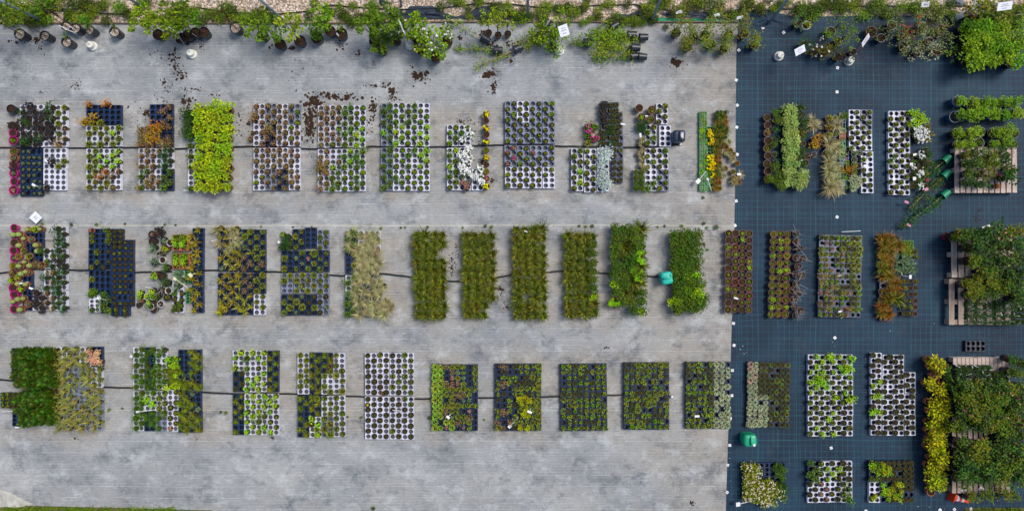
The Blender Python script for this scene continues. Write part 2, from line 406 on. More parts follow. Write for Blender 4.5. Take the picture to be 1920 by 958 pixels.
TRAYC = {'W': plain('white_tray_plastic', '#c9cad6', .5, .3, .14, 12), 'G': plain('greyed_tray_plastic', '#7f8a9e', .5, .3, .3, 14), 'B': plain('black_tray_sky_reflection', '#142542', .32, .55),  # black trays: the sky's blue reflection is put into the base colour
         'b': plain('blue_black_tray_plastic', '#1a3154', .32, .55), 'N': plain('green_tray_plastic', '#2c9c5c', .45), 'O': plain('orange_tray_plastic', '#c8601c', .45), 'U': plain('blue_tray_plastic', '#2c62a8', .4),
         'K': plain('dark_tray_plastic', '#222c3c', .4, .5)}
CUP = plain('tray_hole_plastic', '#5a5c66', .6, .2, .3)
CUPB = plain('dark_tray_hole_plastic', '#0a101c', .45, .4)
TRAYM = {}
def traymesh(code, w, l, nc, nr, hr, h=.06, xs=None, ridge=None):
    key = (code, round(w, 3), round(l, 3), nc, nr, ridge)
    if key in TRAYM: return TRAYM[key]
    mb = MB(); seg = 16
    xe = [-w / 2 + w * i / nc for i in range(nc + 1)] if xs is None else xs
    ye = [-l / 2 + l * i / nr for i in range(nr + 1)]
    for i in range(nc):
        for j in range(nr):
            x0, x1, y0, y1 = xe[i], xe[i + 1], ye[j], ye[j + 1]
            cx, cy = (x0 + x1) / 2, (y0 + y1) / 2
            sq = []; ci = []
            for k in range(seg):
                a = 2 * math.pi * (k + .5) / seg; c, s = math.cos(a), math.sin(a); t = 1 / max(abs(c), abs(s))
                # square ring points, corners kept by snapping the 45-degree neighbours
                sx, sy = c * t, s * t
                sq.append((cx + sx * (x1 - x0) / 2, cy + sy * (y1 - y0) / 2, h))
                ci.append((cx + hr * c, cy + hr * s, h))
            o = len(mb.v); mb.v += sq + ci
            for k in range(seg):
                q = (k + 1) % seg
                mb.f.append([o + k, o + q, o + seg + q, o + seg + k]); mb.m.append(0)
            for k in (1, 5, 9, 13):         # corner triangles
                q = k + 1
                cxn = x1 if k in (1, 13) else x0; cyn = y1 if k in (1, 5) else y0
                mb.v.append((cxn, cyn, h)); mb.f.append([o + k, len(mb.v) - 1, o + q]); mb.m.append(0)
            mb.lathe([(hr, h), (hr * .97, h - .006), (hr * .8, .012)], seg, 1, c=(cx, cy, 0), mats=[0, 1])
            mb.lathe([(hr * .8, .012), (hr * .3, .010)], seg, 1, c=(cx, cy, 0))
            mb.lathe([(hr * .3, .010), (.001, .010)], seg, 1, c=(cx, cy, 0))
    x, y = w / 2, l / 2; x2, y2 = x + .002, y + .002
    mb.add([(-x, -y, h), (x, -y, h), (x, y, h), (-x, y, h), (-x2, -y2, .003), (x2, -y2, .003), (x2, y2, .003), (-x2, y2, .003)], [(0, 1, 5, 4), (1, 2, 6, 5), (2, 3, 7, 6), (3, 0, 4, 7)], 0)
    # rolled lip round the edge
    for (a, b, c_, d) in ((0, -y + .002, w, .004), (0, y - .002, w, .004)): mb.box((a, b, h + .002), (c_, d, .006))
    for (a, b, c_, d) in ((-x + .002, 0, .004, l - .008), (x - .002, 0, .004, l - .008)): mb.box((a, b, h + .002), (c_, d, .006))
    if ridge:
        xr = xs[-1]; mb.add([(xr, -l / 2, h), (w / 2, -l / 2, h), (w / 2, l / 2, h), (xr, l / 2, h)], [(0, 1, 2, 3)])
        for j in range(nr): mb.box((ridge, (ye[j] + ye[j + 1]) / 2, h + .004), (.022, (ye[j + 1] - ye[j]) * .62, .012), 0, 0, .7)
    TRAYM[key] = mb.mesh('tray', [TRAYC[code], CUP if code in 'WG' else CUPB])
    return TRAYM[key]

NUM = 'zero one two three four five six seven eight nine ten eleven twelve thirteen fourteen fifteen sixteen seventeen eighteen nineteen twenty'.split()
ORD = 'zeroth first second third fourth fifth sixth seventh eighth ninth tenth eleventh twelfth thirteenth fourteenth fifteenth sixteenth seventeenth eighteenth nineteenth twentieth'.split()
NUM += ['twenty-' + n for n in NUM[1:10]] + ['thirty']
USED = set()
def uniq(lab):
    """the wording of a label, made different from every label before it"""
    if lab not in USED: USED.add(lab); return lab
    for k in range(2, 60):
        l2 = f'{ORD[min(k, 20)]} {lab}'
        if l2 not in USED: USED.add(l2); return l2
    return lab
class Block:
    def __init__(s, phrase, x0, y0, pw=11.1, ph=10.2):
        s.ph, s.x0, s.y0, s.pw, s.pht = phrase, x0, y0, pw, ph
        s.rng = random.Random(sum(map(ord, phrase)) * 31)
    def where(s, px, py):
        r = max(1, int((py - s.y0) / s.pht + 1.0)); c = max(1, int((px - s.x0) / s.pw + 1.0))
        return f"row {NUM[min(r, 30)]}, column {NUM[min(c, 30)]}, {s.ph}"

# variety: name, label start, pot colour, pot radius, pot height
KIND = {
 'p': ('purple_leaved_plant', 'dark purple-leaved pot plant'), 'y': ('golden_cushion_plant', 'yellow-green cushion pot plant'), 'o': ('rusty_leaved_plant', 'rusty tan pot plant'),
 'a': ('orange_leaved_plant', 'bright orange-leaved pot plant'), 'g': ('rosette_plant', 'light green rosette pot'), 'G': ('bright_leaved_plant', 'fresh green plant'),
 'l': ('bedding_plant', 'mid green pot plant'), 'd': ('dark_leaved_plant', 'dark green bushy pot'), 's': ('potted_succulent', 'tiny succulent in dark soil'),
 'c': ('potted_stonecrop', 'yellowish stonecrop pot'), 'e': ('potted_seedling', 'sparse seedling in brown soil'), 'E': ('mossy_potted_plant', 'flat mossy green pot'),
 'h': ('potted_houseleek', 'grey-green rosette pot'), 'k': ('pink_houseleek', 'pinkish rosette pot'), 'S': ('potted_saxifrage', 'round green cushion pot'),
 'm': ('pale_cushion_plant', 'pale grey cushion pot'), 'M': ('rosy_cushion_plant', 'pale rosy cushion pot'), 't': ('potted_thyme', 'olive brown cushion pot'),
 'n': ('pincushion_plant', 'spiky green ball in pot'), 'N': ('golden_pincushion_plant', 'golden spiky ball in pot'), 'u': ('spiky_leaved_plant', 'yellow spiky-leaved pot plant'),
 'f': ('potted_fescue', 'straw-coloured grass tuft'), 'q': ('potted_sedge', 'olive green sedge tuft'), 'Q': ('brown_grass_plant', 'coppery brown grass tuft'),
 'x': ('strap_leaved_plant', 'arching strap-leaved pot plant'), 'X': ('potted_agave', 'grey-green spiky rosette'), 'B': ('peach_leaved_plant', 'pale peach-leaved pot plant'), 'L': ('lime_shrub', 'lush lime-yellow shrub'),
 'j': ('evergreen_shrub', 'bushy green shrub pot'), 'J': ('bright_shrub', 'vivid green shrub pot'), 'V': ('variegated_shrub', 'cream-and-green variegated shrub'),
 'v': ('silver_leaved_plant', 'silvery white-leaved plant'), 'w': ('white_flowering_plant', 'white-flowering pot plant'), 'W': ('white_daisy_plant', 'white-starred bronze pot plant'),
 'z': ('pink_flowering_plant', 'pink-flowering pot plant'), 'Y': ('yellow_flowering_plant', 'yellow-flowering pot plant'), 'i': ('potted_conifer', 'dark green dwarf conifer'),
 'T': ('bare_twig_plant', 'leafless twiggy pot'), 'C': ('potted_cactus', 'rounded green cactus pot'), 'R': ('yellow_leaved_shrub', 'yellow-leaved shrub pot'),
 '1': ('rose_bush', 'dark green rose bush'), '2': ('young_rose_bush', 'lighter green rose bush'), '3': ('pink_rose_bush', 'pink-flowered rose bush'), '4': ('peach_rose_bush', 'peach-flowered rose bush'),
 '5': ('leafy_green_shrub', 'bright leafy green shrub'), '6': ('tagged_rose', 'small leafless rose'), '0': ('empty_pot', 'empty pot'), '9': ('soil_pot', 'pot of bare soil'),
}
CAT = {'i': 'conifer', 'C': 'cactus', 'f': 'grass plant', 'q': 'grass plant', 'Q': 'grass plant', '1': 'rose bush', '2': 'rose bush', '3': 'rose bush', '4': 'rose bush', 'L': 'shrub', 'j': 'shrub', 'J': 'shrub', 'V': 'shrub', 'R': 'shrub', '5': 'shrub', '0': 'pot', '9': 'pot'}
COUNT = {}
def plant(k, px, py, z, rng, label, group, r=.047, h=.085, pot='k', sc=1.0, top='soil', psc=None):
    """one potted plant: the pot is the thing, foliage and flowers are its parts"""
    name, start = KIND[k]
    me = potmesh(pot, r, h, top)
    s = sc * rng.uniform(.92, 1.08)
    loc = P(px, py, z + h * s); loc.z = z
    o = link(name, me, loc, rng.uniform(0, 6.28), s)
    if k in VAR:
        parts = VAR[k][rng.randrange(len(VAR[k]))]
        q = (psc or 1.0) * rng.uniform(.82, 1.18)
        a = rng.uniform(0, 6.28)
        tl = (rng.gauss(0, .06), rng.gauss(0, .06))
        for pn, pm in parts:
            c = link(pn, pm, (0, 0, h * .85), a, q, o)
            c.rotation_euler = (tl[0], tl[1], a)
    tag(o, label, CAT.get(k, 'potted plant'), group)
    COUNT[name] = COUNT.get(name, 0) + 1
    return o

TNAME = {'W': ('white_plant_tray', 'white eight-hole plant tray'), 'G': ('grey_plant_tray', 'greyed eight-hole plant tray'), 'B': ('black_plant_tray', 'black eight-hole plant tray'), 'b': ('black_plant_tray', 'blue-black eight-hole plant tray')}
def trays(blk, x0, y0, x1, y1, rows, plants, par=0, mode='c', miss=.06, gap=3, gapat=None, jit=.6, pot='k', psc=1.12, r=.0495):
    """a grid of eight-hole trays, each with its own pots. rows / plants: one letter per tray, '/' between rows; plants may give several letters in () for a mixed tray"""
    TR = rows.split('/'); nr = len(TR); nc = max(map(len, TR))
    def split(sx):
        out = []; i = 0
        while i < len(sx):
            if sx[i] == '(':
                j = sx.index(')', i); out.append(sx[i+1:j]); i = j + 1
            else: out.append(sx[i]); i += 1
        return out
    PR = [split(p) for p in plants.split('/')]
    rng = blk.rng; w = (x1 - x0) / nc
    gapat = nr // 2 if gapat is None else gapat
    l = (y1 - y0 - (gap if 0 < gapat < nr else 0)) / nr
    for j in range(nr):
        for i, code in enumerate(TR[j]):
            cx = x0 + (i + .5) * w + rng.uniform(-jit, jit); cy = y0 + (j + .5) * l + (gap if gapat and j >= gapat else 0) + rng.uniform(-jit, jit)
            rz = rng.gauss(0, .008)
            if code != '.':
                tw, tl = .2195, .397
                me = traymesh(code, tw, tl, 2, 4, .0415)
                loc = P(cx, cy, .06); loc.z = .0085
                o = link(TNAME[code][0], me, loc, rz, ((w - .5) * .01 / tw, (l - .5) * .01 / tl, 1))
                r_ = int((cy - blk.y0) / 40.5 + 1); c_ = int((cx - blk.x0) / 22.2 + 1)
                tag(o, uniq(f"{TNAME[code][1]} at tray row {NUM[max(1, r_)]}, column {NUM[max(1, c_)]}, {blk.ph}"), 'plant tray', 'plant trays in the ' + blk.ph)
            pk = PR[j][i] if i < len(PR[j]) else '-'
            if pk == '-': continue
            for rr in range(4):
                for cc in range(2):
                    if mode == 'c' and (rr + cc + par) % 2: continue
                    if rng.random() < miss: continue
                    k = pk[rng.randrange(len(pk))]
                    if k == '-': continue
                    ox, oy = (cc - .5) * w / 2, (rr - 1.5) * l / 4
                    ca, sa = math.cos(rz), math.sin(rz)
                    px, py = cx + ox * ca + oy * sa, cy + oy * ca - ox * sa
                    plant(k, px, py, .021 if code != '.' else .0085, rng, uniq(f"{KIND[k][1]} at {blk.where(px, py)}"), 'pots in the ' + blk.ph, pot=pot, psc=psc, r=r)

def packs(blk, x0, y0, x1, y1, plants, nc=8, nr=12, miss=.07, code='B', r=.041, ang=0.0, psc=1.14):
    """black shuttle trays, four across, pots of each tray in two close columns beside a raised bar"""
    rng = blk.rng; W, Lh = x1 - x0, y1 - y0
    tc = nc // 2; trn = nr // 3; w = W / tc; l = Lh / trn
    mx, my = (x0 + x1) / 2, (y0 + y1) / 2; ca, sa = math.cos(ang), math.sin(ang)
    rot = lambda px, py: (mx + (px - mx) * ca + (py - my) * sa, my + (py - my) * ca - (px - mx) * sa)
    xs = [-.1085, 0, .1085]
    for j in range(trn):
        for i in range(tc):
            cx, cy = rot(x0 + (i + .5) * w + rng.uniform(-.3, .3), y0 + (j + .5) * l)
            loc = P(cx, cy, .06); loc.z = .0085
            o = link('black_shuttle_tray', traymesh(code, .217, .316, 2, 3, .036, xs=xs), loc, ang + rng.gauss(0, .004), ((w - .4) * .01 / .217, (l - .4) * .01 / .316, 1))
            tag(o, uniq(f"black six-hole tray at tray row {NUM[j+1]}, column {NUM[i+1]}, {blk.ph}"), 'plant tray', 'shuttle trays in the ' + blk.ph)
            for rr in range(3):
                for cc in range(2):
                    px, py = rot(x0 + (i + .5) * w + (cc - .5) * w / 2, y0 + (j + .5) * l + (rr - 1) * l / 3)
                    fx, fy = (px - x0) / W, (py - y0) / Lh
                    pk = plants(fx, fy, rng) if callable(plants) else plants
                    k = pk[rng.randrange(len(pk))]
                    if rng.random() < miss or k == '-': continue
                    plant(k, px, py, .021, rng, uniq(f"{KIND[k][1]} at {blk.where(px, py)}"), 'pots in the ' + blk.ph, r=r, h=.08, pot='d', psc=psc)

def pots(blk, pts, ks, pot='b', r=.06, h=.11, z=.0085, psc=1.0, desc=None, jit=.5, top='soil'):
    for q, (px, py) in enumerate(pts):
        rng = blk.rng; k = ks[q % len(ks)] if isinstance(ks, list) else ks[rng.randrange(len(ks))]
        pc = pot[q % len(pot)]
        px += rng.uniform(-jit, jit); py += rng.uniform(-jit, jit)
        plant(k, px, py, z, rng, uniq(f"{KIND[k][1]}{' in ' + desc if desc else ''} at {blk.where(px, py)}"), 'pots in the ' + blk.ph, r=r, h=h, pot=pc, psc=psc, top=top)
def grid(x0, y0, x1, y1, nc, nr): return [(x0 + (x1 - x0) * (i + .5) / nc, y0 + (y1 - y0) * (j + .5) / nr) for j in range(nr) for i in range(nc)]

# ------------------------------------------------------------------ the setting
def sheet(name, pts, z, mat):
    me = bpy.data.meshes.new(name); me.from_pydata([(x, y, z) for x, y in pts], [], [list(range(len(pts)))[::-1]]); me.materials.append(mat); me.update()
    return struct(link(name, me))
def gp(px, py): v = P(px, py, 0); return (v.x, v.y)

def mat_ground():
    k = NT('rough_ground'); o = k.obj()
    n = k.noise(o, .9, 6); n2 = k.noise(o, 14, 5, .7)
    c = k.mix(k.ramp(n, [(.4, 0.0), (.6, 1.0)]), k.ramp(n2, [(.3, '#5a4c38'), (.7, '#86765a')]), k.ramp(n2, [(.3, '#34461c'), (.7, '#62702e')]))
    return k.done(k.bsdf(c, .95, .1, n2, .6, .03))
def mat_gravel():
    k = NT('pale_gravel'); o = k.obj()
    v = k.n('ShaderNodeTexVoronoi'); v.inputs['Scale'].default_value = 30; k.l(o, v.inputs['Vector'])
    sep = k.n('ShaderNodeSeparateColor'); k.l(v.outputs['Color'], sep.inputs[0])
    col = k.ramp(sep.outputs[0], [(.05, '#8f7f6c'), (.3, '#c2ad96'), (.55, '#d8c8b4'), (.75, '#cda88c'), (.95, '#ece4d8')])
    gapk = k.ramp(v.outputs['Distance'], [(.35, 1.0), (.75, .35)])
    big = k.ramp(k.noise(o, 1.6, 5), [(.35, .75), (.6, 1.0)])
    col = k.mix(1.0, k.mix(.8, col, gapk, 'MULTIPLY'), big, 'MULTIPLY')
    inv = k.math('SUBTRACT', 1.0, v.outputs['Distance'])
    return k.done(k.bsdf(col, .85, .2, inv, .8, .02))
def mat_grey():
    """faded woven ground cover: sun-bleached bluish grey, worn tan where the plants used to stand, pale woven guide lines"""
    k = NT('faded_woven_fabric'); o = k.obj()
    sep = k.n('ShaderNodeSeparateXYZ'); k.l(o, sep.inputs[0]); X, Y = sep.outputs[0], sep.outputs[1]
    big = k.noise(k.mapping(o, (.55, .8, 1)), 1.0, 10, .70)
    med = k.noise(k.mapping(o, (2.0, 2.3, 1)), 1.0, 10, .74)
    tanf = k.noise(k.mapping(o, (.7, .8, 1)), 1.3, 7, .66)
    fine = k.noise(k.mapping(o, (11, 26, 1)), 1.0, 5, .72)
    weave = k.noise(k.mapping(o, (10, 120, 1)), 1.0, 3, .7)
    vert = k.noise(k.mapping(o, (90, 6, 1)), 1.0, 3, .7)
    col = k.ramp(big, [(.28, '#7f8489'), (.44, '#979b9d'), (.58, '#a8abab'), (.74, '#bcbdbb')])
    # bands in which trays have stood for years are browner
    t = k.math('DIVIDE', k.math('SUBTRACT', 4.79, k.math('ADD', Y, k.math('MULTIPLY', k.math('SUBTRACT', tanf, .5), .9))), 9.58)
    band = k.ramp(t, [(0, .25), (.12, .1), (.19, .15), (.22, 1.0), (.38, 1.0), (.41, .2), (.44, .3), (.47, 1.0), (.62, 1.0), (.66, .25), (.70, 1.0), (.84, .9), (.88, .15), (1.0, .35)])
    east = k.ramp(k.math('ADD', k.math('MULTIPLY', X, .12), tanf), [(.62, 0.0), (1.0, .75)])
    tm = k.math('MAXIMUM', k.math('MULTIPLY', band, k.ramp(tanf, [(.36, .1), (.56, .8)])), east)
    col = k.mix(tm, col, k.ramp(med, [(.3, '#8a8277'), (.5, '#a19a8e'), (.7, '#b5aea3')]))
    dk = k.ramp(med, [(.34, .8), (.49, 0.0)])
    col = k.mix(dk, col, '#646c72')
    lt = k.ramp(k.noise(k.mapping(o, (1.3, 1.6, 1)), 1.9, 8, .72), [(.52, 0.0), (.67, .62)])
    col = k.mix(lt, col, '#c9cdcd')
    col = k.mix(1.0, col, k.ramp(fine, [(.3, .80), (.62, 1.0)]), 'MULTIPLY')
    col = k.mix(1.0, col, k.ramp(weave, [(.32, .90), (.6, 1.0)]), 'MULTIPLY')
    col = k.mix(1.0, col, k.ramp(k.noise(o, 48, 3, .8), [(.3, .80), (.62, 1.0)]), 'MULTIPLY')
    col = k.mix(1.0, col, k.ramp(vert, [(.35, .90), (.6, 1.0)]), 'MULTIPLY')
    yy = k.math('ADD', Y, k.math('MULTIPLY', k.noise(k.mapping(o, (.4, .4, 1)), 1.0, 2), .06))
    def lines(pitch, width, off):
        f = k.math('FRACT', k.math('ADD', k.math('DIVIDE', yy, pitch), off))
        return k.math('LESS_THAN', f, width / pitch)
    brk = k.ramp(k.noise(k.mapping(o, (1.6, 9, 1)), 1.0, 5, .75), [(.42, .02), (.66, .36)])
    col = k.mix(k.math('MULTIPLY', lines(.212, .007, .3), brk), col, '#e2e2e2')
    brk2 = k.ramp(k.noise(k.mapping(o, (2, 17, 1)), 1.3, 5, .75), [(.45, 0.0), (.65, .3)])
    col = k.mix(k.math('MULTIPLY', lines(.053, .007, .1), brk2), col, '#d4d4d4')
    f = k.math('ABSOLUTE', k.math('SUBTRACT', yy, .595)); seam = k.math('LESS_THAN', f, .012)
    f2 = k.math('ABSOLUTE', k.math('SUBTRACT', yy, -2.87)); seam = k.math('MAXIMUM', seam, k.math('MULTIPLY', k.math('LESS_THAN', f2, .008), .6))
    col = k.mix(k.math('MULTIPLY', seam, .3), col, '#d8d2b8')
    zone = k.ramp(k.noise(o, 1.3, 4), [(.47, 0.0), (.62, 1.0)])
    spk = k.ramp(k.noise(o, 26, 4, .62), [(.62, 0.0), (.67, .75)])
    col = k.mix(k.math('MULTIPLY', spk, zone), col, '#42382f')
    b = k.math('ADD', k.math('MULTIPLY', weave, .5), fine)
    return k.done(k.bsdf(col, .85, .15, b, .25, .004))
def mat_dark():
    """newer black woven ground cover with a printed teal grid"""
    k = NT('black_woven_fabric'); o = k.obj()
    sep = k.n('ShaderNodeSeparateXYZ'); k.l(o, sep.inputs[0]); X, Y = sep.outputs[0], sep.outputs[1]
    big = k.noise(o, .8, 6, .6, .4); med = k.noise(o, 4, 5, .65); fine = k.noise(k.mapping(o, (60, 60, 1)), 1.0, 3, .7)
    col = k.ramp(big, [(.3, '#0a1e30'), (.5, '#102a3f'), (.7, '#1b384d')])
    col = k.mix(k.ramp(med, [(.55, 0.0), (.75, .45)]), col, '#35404d')
    dust = k.ramp(k.noise(k.mapping(o, (.9, .6, 1)), 1.1, 7, .72), [(.58, 0.0), (.74, .45)])
    col = k.mix(dust, col, '#474c50')
    col = k.mix(1.0, col, k.ramp(fine, [(.3, .75), (.65, 1.0)]), 'MULTIPLY')
    wv = k.math('MULTIPLY', k.noise(o, .7, 2), .07)
    def lines(c, pitch, width, off):
        f = k.math('FRACT', k.math('ADD', k.math('DIVIDE', k.math('ADD', c, wv), pitch), off))
        return k.math('LESS_THAN', f, width / pitch)
    br = k.ramp(k.noise(o, 2.2, 4, .7), [(.3, .25), (.65, .95)])
    g = k.math('MAXIMUM', k.math('MULTIPLY', lines(X, .099, .006, .2), .6), k.math('MULTIPLY', lines(Y, .112, .006, .55), .65))
    g2 = k.math('MAXIMUM', k.math('MULTIPLY', lines(X, .36, .009, .1), .55), k.math('MULTIPLY', lines(Y, .47, .008, .3), .5))
    col = k.mix(k.math('MULTIPLY', k.math('MULTIPLY', k.math('MAXIMUM', g, g2), .85), br), col, '#24727c')
    return k.done(k.bsdf(col, .7, .3, fine, .2, .003))
GREY, DARK = mat_grey(), mat_dark()
sheet('ground', [(-160, -160), (160, -160), (160, 160), (-160, 160)], -.012, mat_ground())
sheet('gravel_strip', [gp(-4000, -700), gp(6000, -700), gp(6000, 60), gp(-4000, 60)], -.006, mat_gravel())
def wavy(pts, amp, step, seed):
    rng = random.Random(seed); out = []
    for (x0, y0), (x1, y1) in zip(pts, pts[1:]):
        n = max(1, int(math.hypot(x1 - x0, y1 - y0) / step))
        for i in range(n): out.append((x0 + (x1 - x0) * i / n + rng.uniform(-amp, amp) * (y0 != y1), y0 + (y1 - y0) * i / n + rng.uniform(-amp, amp) * (y0 == y1)))
    out.append(pts[-1]); return out
top_edge = wavy([(-4000, 44), (0, 44), (700, 43), (1000, 40), (1100, 42), (1300, 44), (1420, 44)], 1.5, 30, 3)
bot_edge = wavy([(1420, 1100), (420, 1100), (400, 956), (200, 951), (0, 946), (-60, 944), (-4000, 944)], 1.5, 30, 4)
sheet('faded_ground_fabric', [gp(*p) for p in top_edge + bot_edge], .0, GREY)
edge = [(1386, 26), (1381, 90), (1380, 200), (1379, 320), (1377, 440), (1373, 590), (1370, 680), (1366, 800), (1361, 958), (1355, 1100)]
dtop = [(5000, 28), (1800, 30), (1700, 30), (1600, 31), (1480, 32), (1440, 20)]
sheet('black_ground_fabric', [gp(*p) for p in edge + [(1800, 1100), (1810, 951), (5000, 951)] + dtop], .0045, DARK)
# timber edging board along the gravel
mb = MB()
for a, b in ((0, 330), (330, 700), (700, 1075), (1075, 1385)):
    y = 45 if a < 700 else 42.5
    mb.box((*gp((a + b) / 2, y), .018), ((b - a - 2) * .01, .022, .04))
o = link('edging_board', mb.mesh('edging_board', [wood_mat('edging_wood', '#4a3a30', '#6f5d50', '#8d7a6c')])); tag(o, 'low weathered timber edging board between grey fabric and gravel', 'edging')

# soil spilt on the fabric
def lump(mb, x, y, r, rng, z=.001, flat=.22):
    n = 7; a0 = rng.random() * 6; vs = []
    for i in range(n):
        a = a0 + 6.283 * i / n; k = r * rng.uniform(.5, 1.5); vs.append((x + k * math.cos(a), y + k * math.sin(a), z))
    for i in range(n):
        a = a0 + 6.283 * i / n; k = r * rng.uniform(.35, .7); vs.append((x + k * math.cos(a), y + k * math.sin(a), z + r * flat * rng.uniform(.6, 1)))
    vs.append((x, y, z + r * flat * rng.uniform(.8, 1.2)))
    mb.add(vs, [(i, (i + 1) % n, n + (i + 1) % n, n + i) for i in range(n)] + [(n + i, n + (i + 1) % n, 2 * n) for i in range(n)])
def spill(label, spots, seed):
    """spots: (px, py, spread px, spread py, number, lump size px)"""
    rng = random.Random(seed); mb = MB()
    for px, py, sx, sy, n, sz in spots:
        for i in range(int(n * 2.6)):
            q = .5 if i < n * 1.5 else .95
            x, y = gp(px + rng.gauss(0, sx * q), py + rng.gauss(0, sy * q))
            lump(mb, x, y, .01 * sz * (.10 + .52 * rng.random() ** 2.4) * (1 if q < .6 else .5), rng)
    o = link('spilled_soil', mb.mesh('spilled_soil', [soil_mat()])); tag(o, label, 'soil', kind='stuff')
spill('dark soil scattered below the concrete sign foot by the yellow-green tree', [(325, 110, 16, 14, 34, 4), (330, 132, 8, 14, 26, 5), (345, 140, 10, 10, 14, 4), (338, 70, 0, 0, 0, 0), (355, 80, 6, 8, 10, 4), (378, 86, 6, 8, 10, 4), (310, 155, 8, 4, 6, 6), (318, 168, 10, 8, 12, 4), (345, 168, 8, 5, 8, 4), (372, 166, 10, 6, 7, 4), (400, 178, 12, 8, 7, 3), (352, 190, 12, 10, 22, 6), (300, 190, 14, 6, 12, 4), (300, 100, 30, 12, 26, 2), (290, 120, 20, 10, 18, 1.6)], 1)
spill('soil trail beside the gravel-topped pots by the first sign', [(40, 78, 16, 6, 16, 4.5), (68, 76, 6, 8, 16, 5), (76, 92, 4, 10, 10, 4), (82, 103, 2, 5, 5, 2.5), (115, 88, 0, 0, 0, 0), (30, 145, 12, 3, 8, 2.5), (78, 172, 10, 6, 10, 2.5), (62, 147, 6, 2, 4, 2.5), (20, 160, 25, 20, 20, 1.4)], 2)
spill('dried weedy tuft and soil on bare grey fabric', [(142, 163, 10, 7, 16, 3.4), (152, 160, 8, 2, 8, 2)], 3)
spill('soil around the second sign row of black pots', [(508, 90, 6, 5, 6, 4), (546, 92, 8, 3, 8, 5), (556, 112, 8, 8, 8, 2.4), (640, 88, 12, 8, 16, 3.4), (670, 103, 10, 6, 14, 3.4), (700, 118, 4, 6, 8, 3), (550, 146, 8, 8, 10, 3)], 4)
spill('wide brown soil spill above and between the trays', [(590, 192, 12, 10, 34, 8), (620, 180, 18, 5, 22, 6), (650, 184, 24, 6, 26, 6), (580, 220, 10, 34, 60, 7), (582, 246, 12, 12, 26, 6), (700, 205, 10, 22, 30, 6), (712, 162, 24, 4, 22, 4.5), (735, 172, 6, 10, 18, 6), (735, 186, 12, 5, 10, 3.5), (690, 240, 12, 16, 18, 5), (570, 262, 18, 8, 20, 4)], 5)
spill('compact heap of dark soil on bare fabric', [(786, 143, 12, 9, 46, 7), (800, 137, 6, 3, 8, 4)], 6)
spill('soil clods below the fallen bamboo-caned plants', [(918, 138, 14, 7, 34, 6), (926, 162, 8, 10, 26, 5), (910, 142, 6, 4, 8, 5), (924, 174, 2, 4, 5, 3), (938, 96, 0, 0, 0, 0), (905, 62, 6, 6, 12, 5), (862, 72, 5, 5, 14, 4.5), (955, 82, 16, 6, 22, 4), (920, 84, 8, 8, 18, 4.5), (952, 104, 10, 6, 18, 4), (958, 115, 4, 4, 8, 4)], 7)
spill('chunk of dark peaty soil alone on the fabric', [(1268, 119, 10, 6, 34, 6), (1264, 116, 6, 4, 10, 7)], 8)
spill('fine soil specks by the block with white flowers', [(880, 232, 14, 14, 26, 3), (896, 262, 8, 14, 16, 3), (903, 305, 4, 5, 10, 4), (922, 340, 5, 5, 10, 3.6), (862, 227, 10, 4, 14, 4)], 9)
spill('dark soil smears beside the lime-yellow shrubs', [(352, 210, 6, 14, 20, 5), (448, 232, 8, 26, 26, 3), (470, 230, 10, 10, 12, 4), (275, 212, 6, 10, 20, 5), (238, 205, 5, 5, 5, 3.5), (246, 230, 12, 14, 14, 2)], 10)
spill('soil crumbs between the olive sedge blocks', [(848, 498, 10, 18, 40, 3.2), (855, 470, 10, 12, 30, 2.4), (940, 540, 10, 4, 14, 5), (935, 555, 12, 10, 16, 3), (950, 575, 8, 8, 12, 3), (930, 494, 4, 4, 4, 4), (932, 470, 3, 4, 4, 4)], 11)
spill('soil on black fabric by the fallen green pots', [(1778, 348, 12, 20, 40, 5), (1760, 385, 14, 8, 22, 4), (1830, 408, 10, 8, 26, 5), (1838, 394, 4, 8, 10, 5), (1800, 385, 20, 10, 16, 2.6), (1778, 262, 6, 14, 16, 4), (1766, 480, 8, 16, 26, 5), (1762, 525, 10, 30, 34, 4), (1776, 500, 4, 30, 26, 5), (1790, 632, 3, 2, 5, 3)], 12)
spill('soil crumbs around the lower blocks', [(142, 820, 5, 3, 7, 4), (510, 820, 6, 4, 10, 4), (527, 806, 4, 3, 5, 3.4), (545, 806, 10, 8, 10, 2), (1296, 943, 5, 3, 12, 4), (700, 950, 4, 4, 8, 4), (1135, 652, 6, 2, 5, 3), (370, 822, 4, 2, 4, 2)], 13)

# ------------------------------------------------------------------ irrigation pipes, posts
HOSE = plain('black_hose_rubber', '#171b20', .5, .4)
def pipe(name, pts, r, label, cat, z=None, mat=HOSE):
    rng = random.Random(len(label)); q = []
    for (x0, y0), (x1, y1) in zip(pts, pts[1:]):
        n = max(1, int(math.hypot(x1 - x0, y1 - y0) / 14))
        for i in range(n):
            t = i / n; q.append((x0 + (x1 - x0) * t, y0 + (y1 - y0) * t + rng.uniform(-.5, .5)))
    q.append(pts[-1]); mb = MB()
    mb.tube([P(x, y, (r if z is None else z) + .003) for x, y in q], r, 8)
    return tag(link(name, mb.mesh(name, [mat], True)), label, cat)
pipe('irrigation_pipe', [(-300, 277), (0, 277), (130, 278), (240, 277), (330, 279), (470, 275), (590, 280), (700, 275), (840, 276), (945, 272), (1070, 275), (1190, 277), (1255, 274), (1273, 271)], .016, 'black irrigation pipe running under the top row of tray blocks', 'pipe')
pipe('irrigation_pipe', [(-300, 516), (0, 512), (60, 505), (165, 507), (250, 511), (400, 507), (530, 510), (640, 517), (715, 513), (775, 520), (850, 528), (905, 525), (960, 515), (1060, 508), (1140, 513), (1238, 519)], .016, 'black irrigation pipe running under the middle row of blocks', 'pipe')
